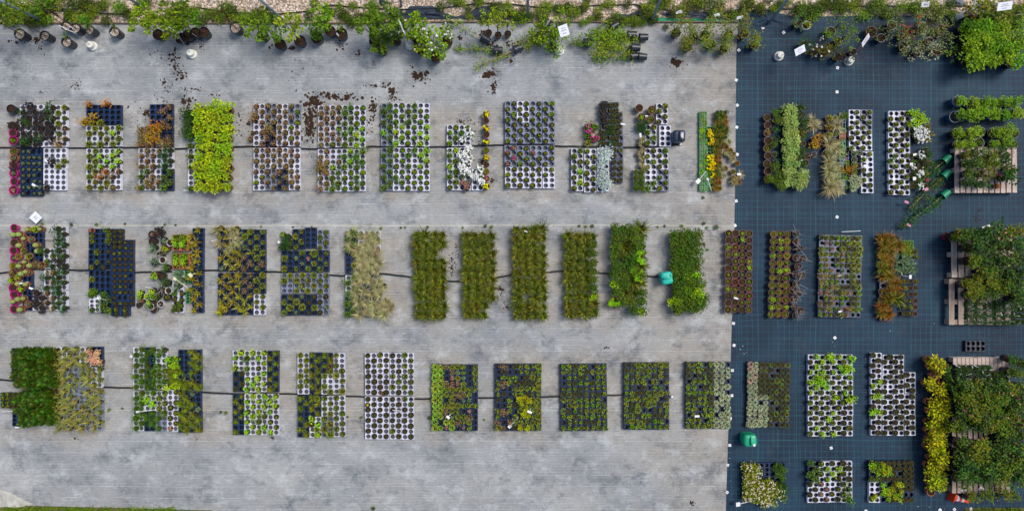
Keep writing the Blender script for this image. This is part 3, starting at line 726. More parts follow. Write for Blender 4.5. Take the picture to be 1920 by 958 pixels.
pipe('irrigation_pipe', [(-300, 706), (0, 711), (40, 716), (110, 724), (250, 727), (375, 735), (440, 738), (540, 738), (640, 742), (690, 744), (780, 748), (940, 745), (1050, 743), (1170, 740), (1250, 742), (1260, 743)], .016, 'black irrigation pipe running under the lower row of blocks', 'pipe')
pipe('gravel_hose', [(-200, 14), (60, 12), (130, 24), (230, 27), (330, 19), (375, 15), (430, 24), (520, 27), (575, 22), (620, 10), (680, 15), (740, 19), (830, 16), (900, 6), (960, 9), (1010, 14), (1060, 15), (1130, 10), (1190, 9), (1240, 17), (1300, 30), (1370, 22), (1600, 12), (2300, 10)], .011, 'thin black hose snaking along the pale gravel', 'hose')
WHITE = plain('white_plastic', '#e4e4e2', .45, .3, .1)
CONC = plain('white_concrete', '#dddccf', .85, .15, .25, 25)
def cap(px, py, label):
    mb = MB(); mb.lathe([(.012, 0), (.022, .01), (.024, .035), (.016, .042), (.001, .044)], 12)
    tag(link('pipe_end_valve', mb.mesh('pipe_end_valve', [WHITE], True), P(px, py, 0)), label, 'valve')
cap(1275, 271, 'white valve at the pipe end beside the dark blue jerrycan'); cap(1259, 743, 'white valve at the pipe end by the lower stonecrop block')
STEEL = plain('galvanised_steel', '#7d93a6', .45, .5, .25)
for (bx, by), (tx, ty), lb in (((80, 40), (-40, -18), 'first steel post counted along the gravel, by the torn fabric corner'), ((268, 13), (150, -55), 'steel post rising from gravel behind the yellow-green trees'),
        ((534, 40), (440, -42), 'steel post beside the second group of black pots'), ((752, 12), (738, -60), 'steel post by the large torn black fabric'),
        ((990, 37), (990, -60), 'upright steel post above the bamboo-caned plants'), ((1221, 42), (1262, -55), 'steel post where the green netting begins'), ((1440, 47), (1515, -48), 'steel post at the wrinkled corner of the black fabric')):
    a = P(bx, by, 0); z = 2.1; b = P(tx, ty, z)
    for _ in range(3):
        z = 1.7; b = P(tx, ty, z)
    mb = MB(); mb.tube([a - Vector((0, 0, .1)), b], .024, 10)
    po = link('steel_post', mb.mesh('steel_post', [STEEL], True)); tag(po, lb, 'post', 'steel posts along the gravel')
    m2 = MB(); m2.lathe([(.027, 0), (.027, .012), (.001, .02)], 10)
    link('post_cap', m2.mesh('post_cap', [BLACK], True), b, parent=po)

# pegs and small white bits on the fabric
PEG = []
def pegmesh(i):
    if not PEG:
        for k in range(3):
            mb = MB(); mb.box((0, 0, .003), (.05, .05, .004)); mb.lathe([(.010, .005), (.010, .009), (.001, .010)], 8, 1, c=(.0, 0, 0)); PEG.append(mb.mesh('fixing_peg', [WHITE, plain('peg_head', '#8f9298', .4)]))
    return PEG[i % 3]
pegs = [(1385, 95), (1380, 151), (1382, 198), (1381, 239), (1382, 290), (1380, 377), (1378, 423), (1375, 606), (1376, 647), (1373, 694), (1372, 741), (1369, 784), (1368, 834), (1364, 871), (1363, 922), (1469, 62), (1570, 128), (1569, 173), (1569, 407), (1558, 839), (1565, 633), (1440, 947), (1762, 955), (1789, 954), (1820, 953), (1623, 957), (1430, 53), (1800, 57)]
for i, (px, py) in enumerate(pegs):
    rz = random.Random(i).uniform(-.8, .8)
    o = link('fixing_peg', pegmesh(i), P(px, py, .0), rz); o.location.z = .006
    near = 'seam of grey and black fabric' if px < 1390 else 'black fabric'
    tag(o, f"white square fixing peg on the fabric seam, {ORD[i+1]} from the gravel end" if px < 1390 else
        f"white square peg on black fabric, peg {NUM[i-14]} of those away from the seam", 'peg', 'white fixing pegs')
rng = random.Random(5); mb = MB()
for px, py, n, sx, sy in ((600, 905, 16, 220, 30), (300, 905, 12, 180, 30), (1390, 660, 5, 14, 14), (1420, 830, 6, 40, 60), (1560, 640, 4, 25, 12), (1370, 870, 5, 8, 60), (1650, 620, 4, 80, 40), (1740, 950, 4, 60, 6), (1870, 940, 5, 40, 8), (880, 915, 5, 60, 30)):
    for i in range(n):
        x, y = gp(px + rng.gauss(0, sx * .5), py + rng.gauss(0, sy * .5)); a = rng.uniform(.004, .011)
        mb.box((x, y, .009), (a, a * rng.uniform(.7, 1.6), .005), 0, rng.uniform(0, 3))
tag(link('litter', mb.mesh('litter', [WHITE])), 'tiny white plastic scraps strewn over both fabrics', 'litter', kind='stuff')

# ------------------------------------------------------------------ signs
INK = plain('grey_print', '#70747c', .6); BOARD = plain('white_board', '#dfe0e6', .4, .4, .08)
def sign(base, top, label, ztop, tilt, yaw, size=(.2, .2), col=BOARD, h0=.11, r0=.085):
    """round two-step concrete foot, thin rod and a tilted board"""
    a = P(*base, 0); b = P(*top, ztop)
    t = bpy.data.objects.new('sign_stand', None); C.objects.link(t); t.location = a; t.empty_display_size = .1
    tag(t, label, 'sign', 'sign stands with concrete feet')
    mb = MB(); mb.lathe([(r0, 0), (r0 * 1.03, .008), (r0 * 1.0, h0 * .42), (r0 * .93, h0 * .48), (r0 * .74, h0 * .5), (r0 * .70, h0 * 1.25), (r0 * .62, h0 * 1.3), (.001, h0 * 1.3)], 24); link('concrete_foot', mb.mesh('concrete_foot', [CONC]), parent=t)
    mb = MB(); mb.tube([(0, 0, h0 - .02), b - a], .005, 6); link('rod', mb.mesh('rod', [STEEL]), parent=t)
    mb = MB(); mb.box((0, 0, 0), (size[0], size[1], .006))
    bo = link('board', mb.mesh('board', [col]), b - a, parent=t); bo.rotation_euler = (R(tilt), 0, R(yaw))
    mb = MB()
    for q in (-.25, 0.02, .22): mb.box((0, size[1] * q, .0045), (size[0] * (.6 - abs(q)), size[1] * .05, .002))
    link('print_lines', mb.mesh('print_lines', [INK]), parent=bo)
    return t
sign((176, 88), (127, 56), 'white sign on a thin rod in a concrete foot by the gravel-topped pots', .85, 86, 153, (.2, .2))
sign((362, 103), (326, 57), 'white sign with concrete foot below the yellow-green tree', .85, 86, 146, (.16, .12))
sign((768, 86), (754, 52), 'sign with flat round concrete foot among the dark green shrubs', .9, 86, 112, (.24, .16), h0=.07)
sign((1049, 97), (1057, 58), 'square white sign board above a cone-shaped concrete foot', .9, 22, 20, (.17, .19), h0=.13)
sign((1459, 107), (1500, 95), 'tilted white sign on black fabric with its concrete foot beside it', .6, 30, 28, (.2, .13))
sign((1590, 116), (1623, 76), 'steep narrow white sign over the concrete foot among bronze shrubs', .8, 50, 55, (.22, .12))
sign((1846, 10), (1884, 12), 'large white sign board above the top corner shrubs', .9, 25, 8, (.26, .14), h0=.16, r0=.06)
sign((1836, 30), (1827, 4), 'narrow upright sign behind the tall concrete feet', .8, 70, 85, (.16, .09), h0=.22, r0=.055)
for i, (b_, lb) in enumerate((((1790, 36), 'bluish concrete cylinder with a rod stub near the corner shrubs'), ((1808, 30), 'grey concrete cylinder between two others near the corner shrubs'))):
    t = bpy.data.objects.new('concrete_foot_stand', None); C.objects.link(t); t.location = P(*b_, 0); tag(t, lb, 'sign foot')
    mb = MB(); mb.lathe([(.056, 0), (.056, .24), (.05, .246), (.001, .247)], 20); link('cylinder', mb.mesh('cylinder', [CONC], True), parent=t)
    mb = MB(); mb.tube([(0, 0, .24), (.02, .02, .3)], .009, 6); link('rod', mb.mesh('rod', [BLACK]), parent=t)
def flatboard(px, py, label, size, rz, z=.09, tilt=6, stick=None):
    t = bpy.data.objects.new('price_board', None); C.objects.link(t); t.location = P(px, py, z); t.rotation_euler = (R(tilt), 0, R(rz)); tag(t, label, 'sign')
    mb = MB(); mb.box((0, 0, 0), (size[0], size[1], .005)); link('board', mb.mesh('board', [BOARD]), parent=t)
    mb = MB()
    for q in (-.12, .1): mb.box((0, size[1] * q, .004), (size[0] * (.5 - abs(q)), size[1] * .06, .002))
    link('print_lines', mb.mesh('print_lines', [INK]), parent=t)
    mb = MB(); mb.tube([(0, 0, -.002), (0, -.03, -z - .02)], .004, 5); link('stake', mb.mesh('stake', [STEEL]), parent=t)
flatboard(67, 408, 'white diamond-turned price board on a short stake above the first cactus block', (.165, .165), 45, .12)
flatboard(1735, 9, 'small pale blue board on a stake in the weeds', (.15, .10), 5, .3, 30)

# plant tags lying on the blocks: a white head and a pale stick
tagn = 0
def plant_tag(head, tail, label, hw=6.5, hh=4.5, z=.15, col='W'):
    a = P(*head, z); b = P(*tail, z * .45); d = b - a
    t = bpy.data.objects.new('plant_tag', None); C.objects.link(t); t.location = a; t.rotation_euler = (0, 0, math.atan2(d.y, d.x))
    tag(t, uniq(label), 'plant tag', 'white plant tags')
    L = math.hypot(d.x, d.y)
    mat = {'W': WHITE, 'Y': plain('cream_plastic', '#e4dcae', .5), 'P': plain('pink_tag_plastic', '#d48aa4', .5)}[col]
    if hw: mb = MB(); mb.box((0, 0, 0), (hw * .01, hh * .01, .003)); o = link('tag_head', mb.mesh('tag_head', [mat]), parent=t); o.rotation_euler = (.15, .1, 0)
    mb = MB(); mb.tube([(0, 0, -.003), (L, 0, -z * .55)], .006, 4); link('tag_stick', mb.mesh('tag_stick', [mat]), parent=t)
for h_, t_, lb, *kw in (
  ((87, 302), (106, 312), 'white plant tag on the dark purple plants'), ((63, 347), (80, 353), 'white plant tag over the small houseleek trays'), ((354, 204), (378, 206), 'bare cream tag stick above the lime shrubs', 0),
  ((344, 357), (356, 358), 'cream tag stick at the foot of the narrow tray column', 0), ((535, 341), (538, 338), '', 0)) : 
    if lb: plant_tag(h_, t_, lb, *kw)
for h_, t_, lb, *kw in (
  ((1168, 233), (1174, 235), 'white tag beside the black tray column', 8, 3), ((1111, 254), (1118, 255), 'white tag on the magenta flowers', 6, 4), ((1201, 254), (1201, 264), 'white tag over the straw grass in the eleventh block', 8, 4),
  ((1212, 218), (1220, 219), 'white stick tag between the big brown pots', 5, 2), ((1309, 340), (1324, 321), 'white-headed tag stick leaning on the green cell trays', 9, 7), ((1327, 336), (1334, 358), 'white tag stick between cell trays and brown grass', 4, 4), ((1386, 327), (1392, 328), 'white tag on the dried cream flowers', 8, 4),
  ((1503, 301), (1497, 304), 'white tag in the dark shrubs by the brown pots', 5, 2), ((1622, 311), (1626, 312), 'white tag on the double white tray column', 6, 4),
  ((39, 531), (54, 529), 'cream tag over the cactus pots', 5, 3, .2), ((59, 541), (74, 544), 'white tag between black and white trays of the cactus block', 9, 4), ((118, 447), (84, 448), 'long cream stick across the white cactus tray', 0, 0),
  ((185, 559), (211, 566), 'white-headed tag on the dark succulent trays', 7, 6), ((272, 538), (300, 544), 'cream stick across the brown pots', 0, 0), ((296, 534), (312, 540), 'second cream stick across the brown pots', 0, 0), ((328, 523), (352, 540), 'long cream-headed tag across the agave tray', 6, 5, .25, 'Y'), ((357, 516), (367, 512), 'cream square tag on the green cell tray', 6, 8, .2, 'Y'),
  ((396, 452), (409, 449), 'white tag stick beside the tall straw grass', 0, 0), ((420, 496), (432, 495), 'white tag stick in the yellow spiky block', 0, 0), ((523, 454), (534, 455), 'white tag by the green pots of the grey tray block', 4, 4),
  ((986, 434), (992, 437), 'white tag on the third sedge block', 6, 2), ((1090, 596), (1105, 592), 'white tag stick at the foot of the fourth sedge block', 0, 0), ((1380, 559), (1386, 561), 'white tag on the brown pots', 8, 3), ((1707, 519), (1694, 517), 'white tag in the coppery grass block', 4, 7), ((1573, 517), (1580, 516), 'white scrap tag in the bronze seedling trays', 6, 3), ((1575, 584), (1582, 581), 'white tag at the foot of the bronze seedling trays', 6, 3),
  ((3, 772), (35, 770), 'cream tag stick beside the small black trays', 0, 0), ((92, 784), (116, 776), 'cream tag stick on the arching-leaved block', 4, 2.5), ((32, 801), (40, 799), 'cream tag below the dwarf conifers', 7, 2), ((246, 668), (250, 668), 'square white tag beside the pincushion block', 6, 6), ((258, 772), (292, 768), 'white-headed cream stick across the pincushion pots', 6, 4),
  ((736, 769), (752, 770), 'thin white tag across the white seedling trays', 0, 0), ((840, 782), (846, 774), 'white tag in the pink rosette block', 4, 7), ((956, 799), (975, 778), 'white-headed tag stick beside the yellow-leaved plant', 7, 6), ((993, 772), (996, 762), 'white strip tag on the yellow-leaved plant', 4, 9), ((1307, 780), (1310, 778), 'white tag in the pale cushion block', 9, 4), ((1384, 945), (1412, 938), 'white-headed tag stick at the corner of the white daisy block', 8, 8),
  ((1739, 204), (1736, 203), '', 0, 0), ((1712, 225), (1716, 224), 'white tag on the yellow-green plant beside white flowers', 8, 3), ((1716, 290), (1718, 290), 'white tag on the mixed pots by the tray column', 8, 4), ((1709, 308), (1712, 309), 'white tag in the mixed small pots', 6, 5), ((1715, 335), (1718, 335), 'white petal-shaped tag near the fallen climbers', 7, 6), ((1700, 379), (1704, 383), 'pink tag on the fallen climber', 8, 4, .15, 'P'), ((1704, 422), (1707, 426), 'second pink tag near the tip of the fallen climber', 8, 4, .15, 'P'), ((1737, 355), (1741, 353), 'pink tag below the mixed pots', 8, 5, .15, 'P'),
  ((1614, 433), (1578, 435), 'long white stick alone above the bronze seedling trays', 0, 0), ((1773, 758), (1795, 800), 'white cane stick leaning from the yellow shrubs', 5, 3), ((1816, 829), (1831, 863), 'pale stick across the rose bushes of the lowest pallet', 0, 0, .5), ((1806, 919), (1810, 926), 'white tag near the fallen traffic cone', 9, 7), ((1840, 916), (1846, 921), 'white square tag under the lowest rose bushes', 9, 8),
  ((1850, 427), (1849, 440), 'pink-and-white tag on the upper rose bushes', 8, 14), ((1884, 457), (1888, 459), 'white tag with pink print on the upper roses', 9, 6), ((1838, 477), (1846, 474), 'white label lying over the upper rose bushes', 12, 5), ((1897, 461), (1900, 457), 'small white tag beside the printed rose tag', 5, 6), ((1876, 317), (1878, 319), 'white flower tag on the first pallet', 8, 7)):
    if lb: plant_tag(h_, t_, lb, *kw)
# ------------------------------------------------------------------ top row of blocks
T = lambda n: f"top row's {ORD[n]} block"
b = Block(T(1), 16, 197)
trays(b, 38, 197, 126.5, 276, 'WWWW/WWWW', '(pd)(p)(pd)(yEo)/(p)(pd)(pd)(yEo)', 1, gapat=0, miss=.08)
trays(b, 82, 278, 125.5, 357, 'WW/WW', '(p-)(yE-)/(p-)(p--)', 1, gapat=0, miss=.12)
trays(b, 38, 279, 80, 368, 'bb/bb', 'hh/hh', 0, 'f', gapat=0, miss=.1, psc=.8, r=.04)
trays(b, 38, 205, 60, 276, '.', 'd', 0, gapat=0, miss=.2)
pots(b, [(23, 236), (24, 250), (24, 264), (25, 284), (26, 297), (26, 311), (25, 325), (26, 340), (25, 357)], ['p', '9', 'g', 'E', 'h', 'p', 'h', '9', 'k'], ['b', 'm', 'm', 'b', 't', 'm', 'm', 'm', 'm'], .078, .12, desc='round pot', psc=1.0)
pots(b, [(20, 204)], ['9'], 'k', .075, .14)
b = Block(T(2), 161, 197)
trays(b, 162, 197, 228, 357, 'bbb/WWW/WWW/WWW', '(a--)(a-----)-/yy(yG)/yG(G-)/y(ya)(o-)', 1, gapat=2)
pots(b, [(168, 197), (202, 196), (158, 230), (172, 232), (189, 232)], ['a', 'a', 'a', 'y', 'y'], 'k', .05, .09, psc=1.1)
b = Block(T(3), 259, 195)
trays(b, 282, 196, 325, 236, 'bb', '-(o)', 1, gapat=0)
trays(b, 260, 238, 325, 276, 'GGB', '(o)(oaoG)(o)', 1, gapat=0, mode='f', miss=.35)
trays(b, 260, 278, 325, 357, 'WWW/WWb', '(o)(o)(d)/(l)(o)(l)', 1, gapat=0, miss=.08)
pots(b, [(268, 262), (262, 270), (300, 243), (296, 238), (318, 238), (275, 254), (262, 352), (282, 347)], ['o', 'o', 'a', 'a', 'o', 'o', 'o', 'o'], 'k', .045, .085, psc=1.2)
b = Block(T(4), 343, 195)
trays(b, 352.5, 279, 374.5, 359, 'W/W', '(l)/(lo)', 1, gapat=0)
trays(b, 352.5, 240, 374.5, 278, 'G', '(l-)', 1, gapat=0)
pots(b, grid(345, 206, 374, 260, 3, 5), 'd', 'k', .045, .085)
pots(b, grid(372, 197, 437, 360, 4, 9), 'L', 'b', .068, .12, psc=.92)
b = Block(T(5), 472, 194)
trays(b, 475, 195, 563, 357, 'WGWG/WbWW/WWWW/WGbW', '(o)(o)(o)(oc)/(o)(o)(o)(oc)/(o)(o)(o)(oc)/(oc)(o)(o)(o)', 0, miss=.03, psc=1.0)
pots(b, [(470, 262), (474, 250), (479, 215), (477, 226), (508, 240), (500, 247)], 'o', 'k', .045, .085, psc=1.1)
b = Block(T(6), 594, 195)
trays(b, 596, 198, 686, 359, 'WWWW/WWWW/WWWW/WWWW', '(o)(o)(l)(g)/(o)(oc)(l)(G)/(o)(oG)(lG)(gl)/(o)(l)(g)(gl)', 1, miss=.05)
pots(b, [(599, 306), (607, 314), (598, 318), (610, 322)], 'o', 'k', .045, .085, psc=1.15)
b = Block(T(7), 712, 194)
trays(b, 714, 194, 806, 358, 'GWWW/GWWW/GWWW/GWWW', '(l)(g)(l)(g)/(Gl)(G)(gl)(G)/(l)(g)(gl)(G)/(l)(gl)(g)(g)', 1, miss=.04, psc=1.05)
b = Block(T(8), 836, 210)
trays(b, 838, 235, 883, 357, 'WW/WW/WW', '(gl)(lg----)/(lG)(w-)/(gl)(h-)', 1, gapat=1, miss=.05)
trays(b, 884, 317, 906, 357, 'W', '(w--)', 1, gapat=0)
pots(b, [(882, 253), (868, 264), (880, 278), (870, 291), (880, 300), (867, 311), (870, 320), (877, 323), (900, 318), (889, 329), (903, 337)], 'w', 'k', .048, .09, psc=1.35)
pots(b, [(869, 343), (877, 346), (874, 352)], 'k', 'k', .06, .11, psc=1.7)
pots(b, [(911.5, y) for y in (214, 227, 241, 253, 266, 282, 297, 309, 322, 335, 349)], ['Y', '9', 'Y', '9', 'Y', 'N', 'Y', '9', 'y', 'z', 'Y'], 'b', .062, .11)
b = Block(T(9), 945, 189)
trays(b, 946.5, 190, 1040, 353, 'GWGG/GGGG/GGGG/WWWW', '(sc)(s)(s)(sc)/(cs)(s)(s)(s)/(sk)(sc)(s)(s)/(sc)(s)(s)(sc)', 1, miss=.05)
pots(b, [(960, 278), (951, 287), (964, 296), (999, 287)], 'z', 'k', .045, .085, psc=.75)
b = Block(T(10), 1069, 189)
trays(b, 1071, 278, 1094, 359, 'W/W', '(sl)/(sG)', 1, gapat=0)
trays(b, 1095, 280, 1118, 361, 'W/W', '(cs)/(s)', 0, gapat=0)
trays(b, 1119, 278, 1142, 359, 'W/W', '-/-', 1, gapat=0)
pots(b, [(1125, 283), (1134, 284), (1142, 283), (1126, 293), (1132, 300), (1139, 292), (1127, 308), (1128, 316), (1126, 328), (1134, 327), (1128, 338), (1135, 341), (1142, 344), (1125, 347), (1131, 352)], 'v', 'k', .045, .085, psc=1.15, jit=1)
trays(b, 1126, 192, 1160, 274, 'bbb/bbb', '(tp)(t)(t)/(t)(td)(t)', 0, 'f', gapat=0, miss=.16, r=.036, psc=.8)
trays(b, 1146, 210, 1168, 343, 'b/b/b', 't/(tc)/t', 0, 'f', gapat=0, miss=.15, r=.042, psc=.85)
pots(b, [(1101, 237), (1112, 237), (1104, 247), (1103, 257), (1112, 259), (1119, 260), (1108, 252), (1102, 269), (1117, 240)], ['z', 'l', 'z', 'l', 'z', 'z', 'z', 'y', 'l'], 'k', .05, .09, psc=1.2)
b = Block(T(11), 1190, 194)
trays(b, 1230.5, 195, 1253, 234, 'W', '(sc)', 1, gapat=0)
trays(b, 1236, 236, 1258, 275, 'W', '(s--)', 1, gapat=0)
trays(b, 1209, 234.5, 1231.5, 274, 'W', '(sl)', 1, gapat=0)
trays(b, 1208.5, 278, 1254, 359, 'WW/WG', '(slc)(sl)/(l-s)(sc)', 1, gapat=0)
trays(b, 1187, 318, 1208, 358, 'W', '-', 1, gapat=0)
pots(b, [(1199, 203), (1222, 206), (1203, 220), (1220, 225)], ['9', 'E', 'G', 'E'], 'b', .074, .13)
pots(b, grid(1195, 231, 1211, 246, 2, 2), 'd', 'k', .045, .085)
pots(b, [(1205, 262), (1201, 270), (1206, 281), (1200, 288), (1204, 297), (1203, 309), (1208, 316)], 'f', 'b', .055, .1, psc=.42)
pots(b, grid(1187, 318, 1209, 358, 2, 4), 'j', 'k', .045, .085, psc=.62, z=.021)
# cell trays
CELLM = {}
def celltray(blk, x0, y0, x1, y1, col, plants, nc, nr, label, h=.055):
    w, l = (x1 - x0) * .01, (y1 - y0) * .01
    key = (col, round(w, 2), round(l, 2), nc, nr)
    if key not in CELLM:
        mb = MB(); t = .007
        for i in range(nc + 1): mb.box((-w / 2 + w * i / nc, 0, h / 2), (t, l + t, h))
        for j in range(nr + 1):
            for i in range(nc): mb.box((-w / 2 + w * (i + .5) / nc, -l / 2 + l * j / nr, h / 2 - .0005), (w / nc - t - .0006, t, h - .003))
        mb.add([(-w / 2, -l / 2, h * .6), (w / 2, -l / 2, h * .6), (w / 2, l / 2, h * .6), (-w / 2, l / 2, h * .6)], [(0, 1, 2, 3)], 1)
        CELLM[key] = mb.mesh('cell_tray', [TRAYC[col], soil_mat()])
    loc = P((x0 + x1) / 2, (y0 + y1) / 2, h); loc.z = .0085
    o = link('cell_tray', CELLM[key], loc); tag(o, uniq(label), 'cell tray', 'cell trays in the ' + blk.ph)
    rng = blk.rng
    for i in range(nc):
        for j in range(nr):
            k = plants[rng.randrange(len(plants))]
            if k == '-': continue
            for pn, pm in VAR[k][rng.randrange(3)]:
                c = link('seedling' if pn == 'foliage' else 'flower', pm, (-w / 2 + w * (i + .5) / nc, -l / 2 + l * (j + .5) / nr, h * .6), rng.uniform(0, 6), min(w / nc, l / nr) / .085 * rng.uniform(1.1, 1.6), o)
b = Block(T(12), 1311, 206)
for i in range(5): celltray(b, 1312, 210 + i * 29.8, 1325, 239 + i * 29.8, 'N', 'ckgG' if i % 2 else 'gcmk', 3, 7, f"narrow green cell tray, {ORD[i+1]} down of five in the {b.ph}")
for i, k in enumerate(('Y-Y', 'Y-Y', 'YY-', 'YgY')): celltray(b, 1326, 238 + i * 23.5, 1337, 261 + i * 23.5, 'N', k, 2, 4, f"green cell tray of yellow flowers, {ORD[i+1]} down in the {b.ph}")
celltray(b, 1326, 333, 1336, 356, 'N', 'mc-', 2, 4, f"short green cell tray below the yellow flowers in the {b.ph}")
pots(b, grid(1341, 207, 1364, 262, 3, 6), 'qQd', 'b', .042, .08, psc=.62)
pots(b, grid(1339, 262, 1352, 358, 2, 10), 'Qq', 'b', .042, .08, psc=.5)
pots(b, [(1357, 270), (1366, 266), (1361, 276), (1357, 285), (1370, 283), (1366, 289), (1375, 290), (1374, 298), (1382, 306), (1353, 320), (1360, 316), (1356, 330), (1374, 322), (1381, 330), (1375, 335), (1389, 328), (1384, 341), (1376, 342)], ['Q', 'f', 'Q', 'f'], 'k', .05, .09, psc=.5)
# dark jerrycan and friends
def rounded(name, w, d, h, rad, mats, top=.9):
    mb = MB(); n = 4
    def ring(sc, z):
        pts = []
        for cx, cy, a0 in ((w / 2 - rad, d / 2 - rad, 0), (-w / 2 + rad, d / 2 - rad, 90), (-w / 2 + rad, -d / 2 + rad, 180), (w / 2 - rad, -d / 2 + rad, 270)):
            for i in range(n + 1):
                a = R(a0 + 90 * i / n); pts.append(((cx + rad * math.cos(a)) * sc, (cy + rad * math.sin(a)) * sc, z))
        return pts
    prof = [(.90, 0), (1, .015), (1, h * .25), (.97, h * .27), (.97, h * .3), (1, h * .32), (1, h * .84), (.95, h * .93), (top * .88, h * .975), (top * .66, h)]
    o = []
    for sc, z in prof:
        o.append(len(mb.v)); mb.v += ring(sc, z)
    m = 4 * (n + 1)
    for a, b_ in zip(o, o[1:]):
        for i in range(m): mb.f.append([a + i, a + (i + 1) % m, b_ + (i + 1) % m, b_ + i]); mb.m.append(0)
    mb.f.append([o[-1] + i for i in range(m)]); mb.m.append(0)
    return mb.mesh(name, mats, True)
def jerrycan(px, py, rz, mat, label, capmat, sx=.23, sy=.22, cappos=(.05, -.075)):
    t = bpy.data.objects.new('jerrycan', None); C.objects.link(t); loc = P(px, py, .3); t.location = (loc.x, loc.y, .0085); t.rotation_euler = (0, 0, rz); tag(t, label, 'jerrycan', 'jerrycans among the blocks')
    link('body', rounded('body', sx, sy, .28, .05, [mat]), parent=t)
    mb = MB(); mb.tube([(0, -.07, .262), (0, -.06, .305), (0, 0, .318), (0, .06, .305), (0, .075, .262)], .017, 8); link('handle', mb.mesh('handle', [mat], True), parent=t)
    mb = MB(); mb.lathe([(.026, .245), (.026, .29), (.022, .296), (.001, .297)], 14, c=(cappos[0], cappos[1], 0)); link('cap', mb.mesh('cap', [capmat], True), parent=t)
TEAL = plain('teal_plastic', '#22b09a', .35, .5, .2, 8); JGREEN = plain('green_jerrycan_plastic', '#1aa87a', .35, .5, .2, 8)
jerrycan(1274.5, 254.5, 0.0, plain('navy_plastic', '#1b2c44', .3, .6, .15), 'dark blue jerrycan standing at the end of the top pipe', BLACK)
jerrycan(1251.5, 521.5, 1.75, TEAL, 'bright teal jerrycan at the end of the middle pipe', TEAL, .23, .21)
jerrycan(1408.5, 827, 0.05, JGREEN, 'green jerrycan with a white cap standing on black fabric', WHITE)
b = Block(T(13), 1430, 195)
pots(b, [(1439 + (i % 2), 220 + i * 14.5) for i in range(9)], ['t', '9', 'o', '9', 'E', '9', 't', '9', 'j'], 'b', .072, .12)
pots(b, [(1452, 215), (1455, 228), (1452, 243), (1453, 262), (1450, 272), (1452, 290), (1455, 304), (1450, 315), (1446, 335), (1456, 342), (1464, 350), (1458, 330)], 'dj', 'k', .05, .09, psc=.85)
pots(b, grid(1466, 199, 1492, 352, 2, 12), 'V', 'k', .055, .1, psc=.88)
pots(b, [(1497, 330), (1502, 342), (1496, 350), (1506, 328)], 'V', 'k', .055, .1, psc=1.0)
pots(b, grid(1494, 196, 1509, 316, 2, 9), 'dt', 'k', .05, .09, psc=1.05)
pots(b, [(1522, 226), (1525, 238)], 'f', 'k', .06, .1, psc=.85)
pots(b, [(1500, 249), (1504, 252)], 'a', 'k', .045, .08, psc=.8); pots(b, [(1526, 262), (1532, 260), (1530, 270), (1524, 270)], 'a', 'k', .05, .09, psc=1.1)
pots(b, [(1514, 294), (1511, 306)], '9', 'b', .062, .11); pots(b, [(1527, 290)], 'T', 'k', .05, .09, psc=.8)
b = Block(T(14), 1548, 203)
pots(b, [(1554, 222 + i * 16.3) for i in range(9)], ['y', 'u', 'y', 'f', 'N', 'f', 'f', 'y', 'f'], 'b', .066, .11, psc=1.0)
pots(b, [(1566, 222 + i * 14.6) for i in range(10)], ['y', 'f', 'y', 'u', 'f', 'm', 'f', 'f', 'f', 'f'], 'k', .055, .1, psc=.75)
pots(b, [(1556, 352), (1570, 358)], 'f', 'k', .05, .09, psc=.9)
for i, (x, y, c, kk) in enumerate(((1574, 213, 'K', 'ml-'), (1574, 224, 'U', '--'), (1574, 236, 'N', 'm-k'), (1574, 249, 'O', 'mk'), (1574, 261, 'N', 'mk-'), (1574, 274, 'N', 'gm'), (1574, 287, 'N', 'mkc'), (1575, 300, 'U', 'm-'), (1575, 312, 'O', '-ac'), (1576, 325, 'N', 'c-'), (1578, 338, 'U', 'm-'), (1585, 276, 'K', 'k-'), (1585, 290, 'U', '-k'), (1586, 302, 'N', 'c-'), (1586, 315, 'O', 'ac'), (1586, 328, 'N', 'c-'), (1586, 341, 'N', '-c'))):
    cn = {'K': 'black', 'U': 'blue', 'N': 'green', 'O': 'orange'}[c]
    celltray(b, x, y, x + 11, y + 12, c, kk, 2, 2, f"small {cn} four-cell tray, number {NUM[i+1]} down the strip of the {b.ph}")
trays(b, 1591, 206, 1635, 283, 'WG/WW', '(sc)(s)/(sc)(sc)', 1, gapat=0)
trays(b, 1613.5, 284, 1637, 363, 'W/W', '(sc)/(s)', 1, gapat=0)
pots(b, [(1601, 289), (1612, 287), (1602, 299), (1602, 309), (1600, 323), (1609, 312)], ['h', 'h', 'h', 'c', 'l', '9'], 'k', .055, .1, psc=1.15)
pots(b, [(1602, 334), (1611, 334), (1600, 342), (1608, 342), (1600, 352), (1605, 348)], 'm', 'k', .055, .1, psc=1.6)
b = Block(T(15), 1662, 206)
trays(b, 1665, 208.5, 1706, 366, 'WW/WW/WW/WW', '(s)(st)/(s)(st)/(sl)(s)/(st)(s)', 1, gapat=0, psc=1.2)
pots(b, [(1708, 213), (1718, 213), (1727, 218), (1712, 225), (1722, 228), (1733, 226), (1716, 236), (1706, 234)], 'G', 'k', .055, .1, psc=1.25)
pots(b, [(1714, 244), (1722, 242), (1731, 246), (1715, 254), (1724, 252), (1733, 255), (1720, 263), (1729, 262)], 'w', 'k', .05, .09, psc=1.0)
pots(b, [(1738, 240), (1741, 252), (1738, 262)], 'u', 'k', .05, .09)
pots(b, [(x + 12 * (i % 3), y + 11.5 * (i // 3)) for x, y in ((1711, 292),) for i in range(18)], ['t', 'w', 'd', 'l', 't', 'z', 'w', 't', 'l', 'd', 'w', 'y', 't', 'l', 'z', 't', 'w', '0'], 'kb', .05, .09)
pots(b, [(1734, 282), (1740, 292), (1734, 302), (1744, 308)], 'd', 'k', .055, .1)

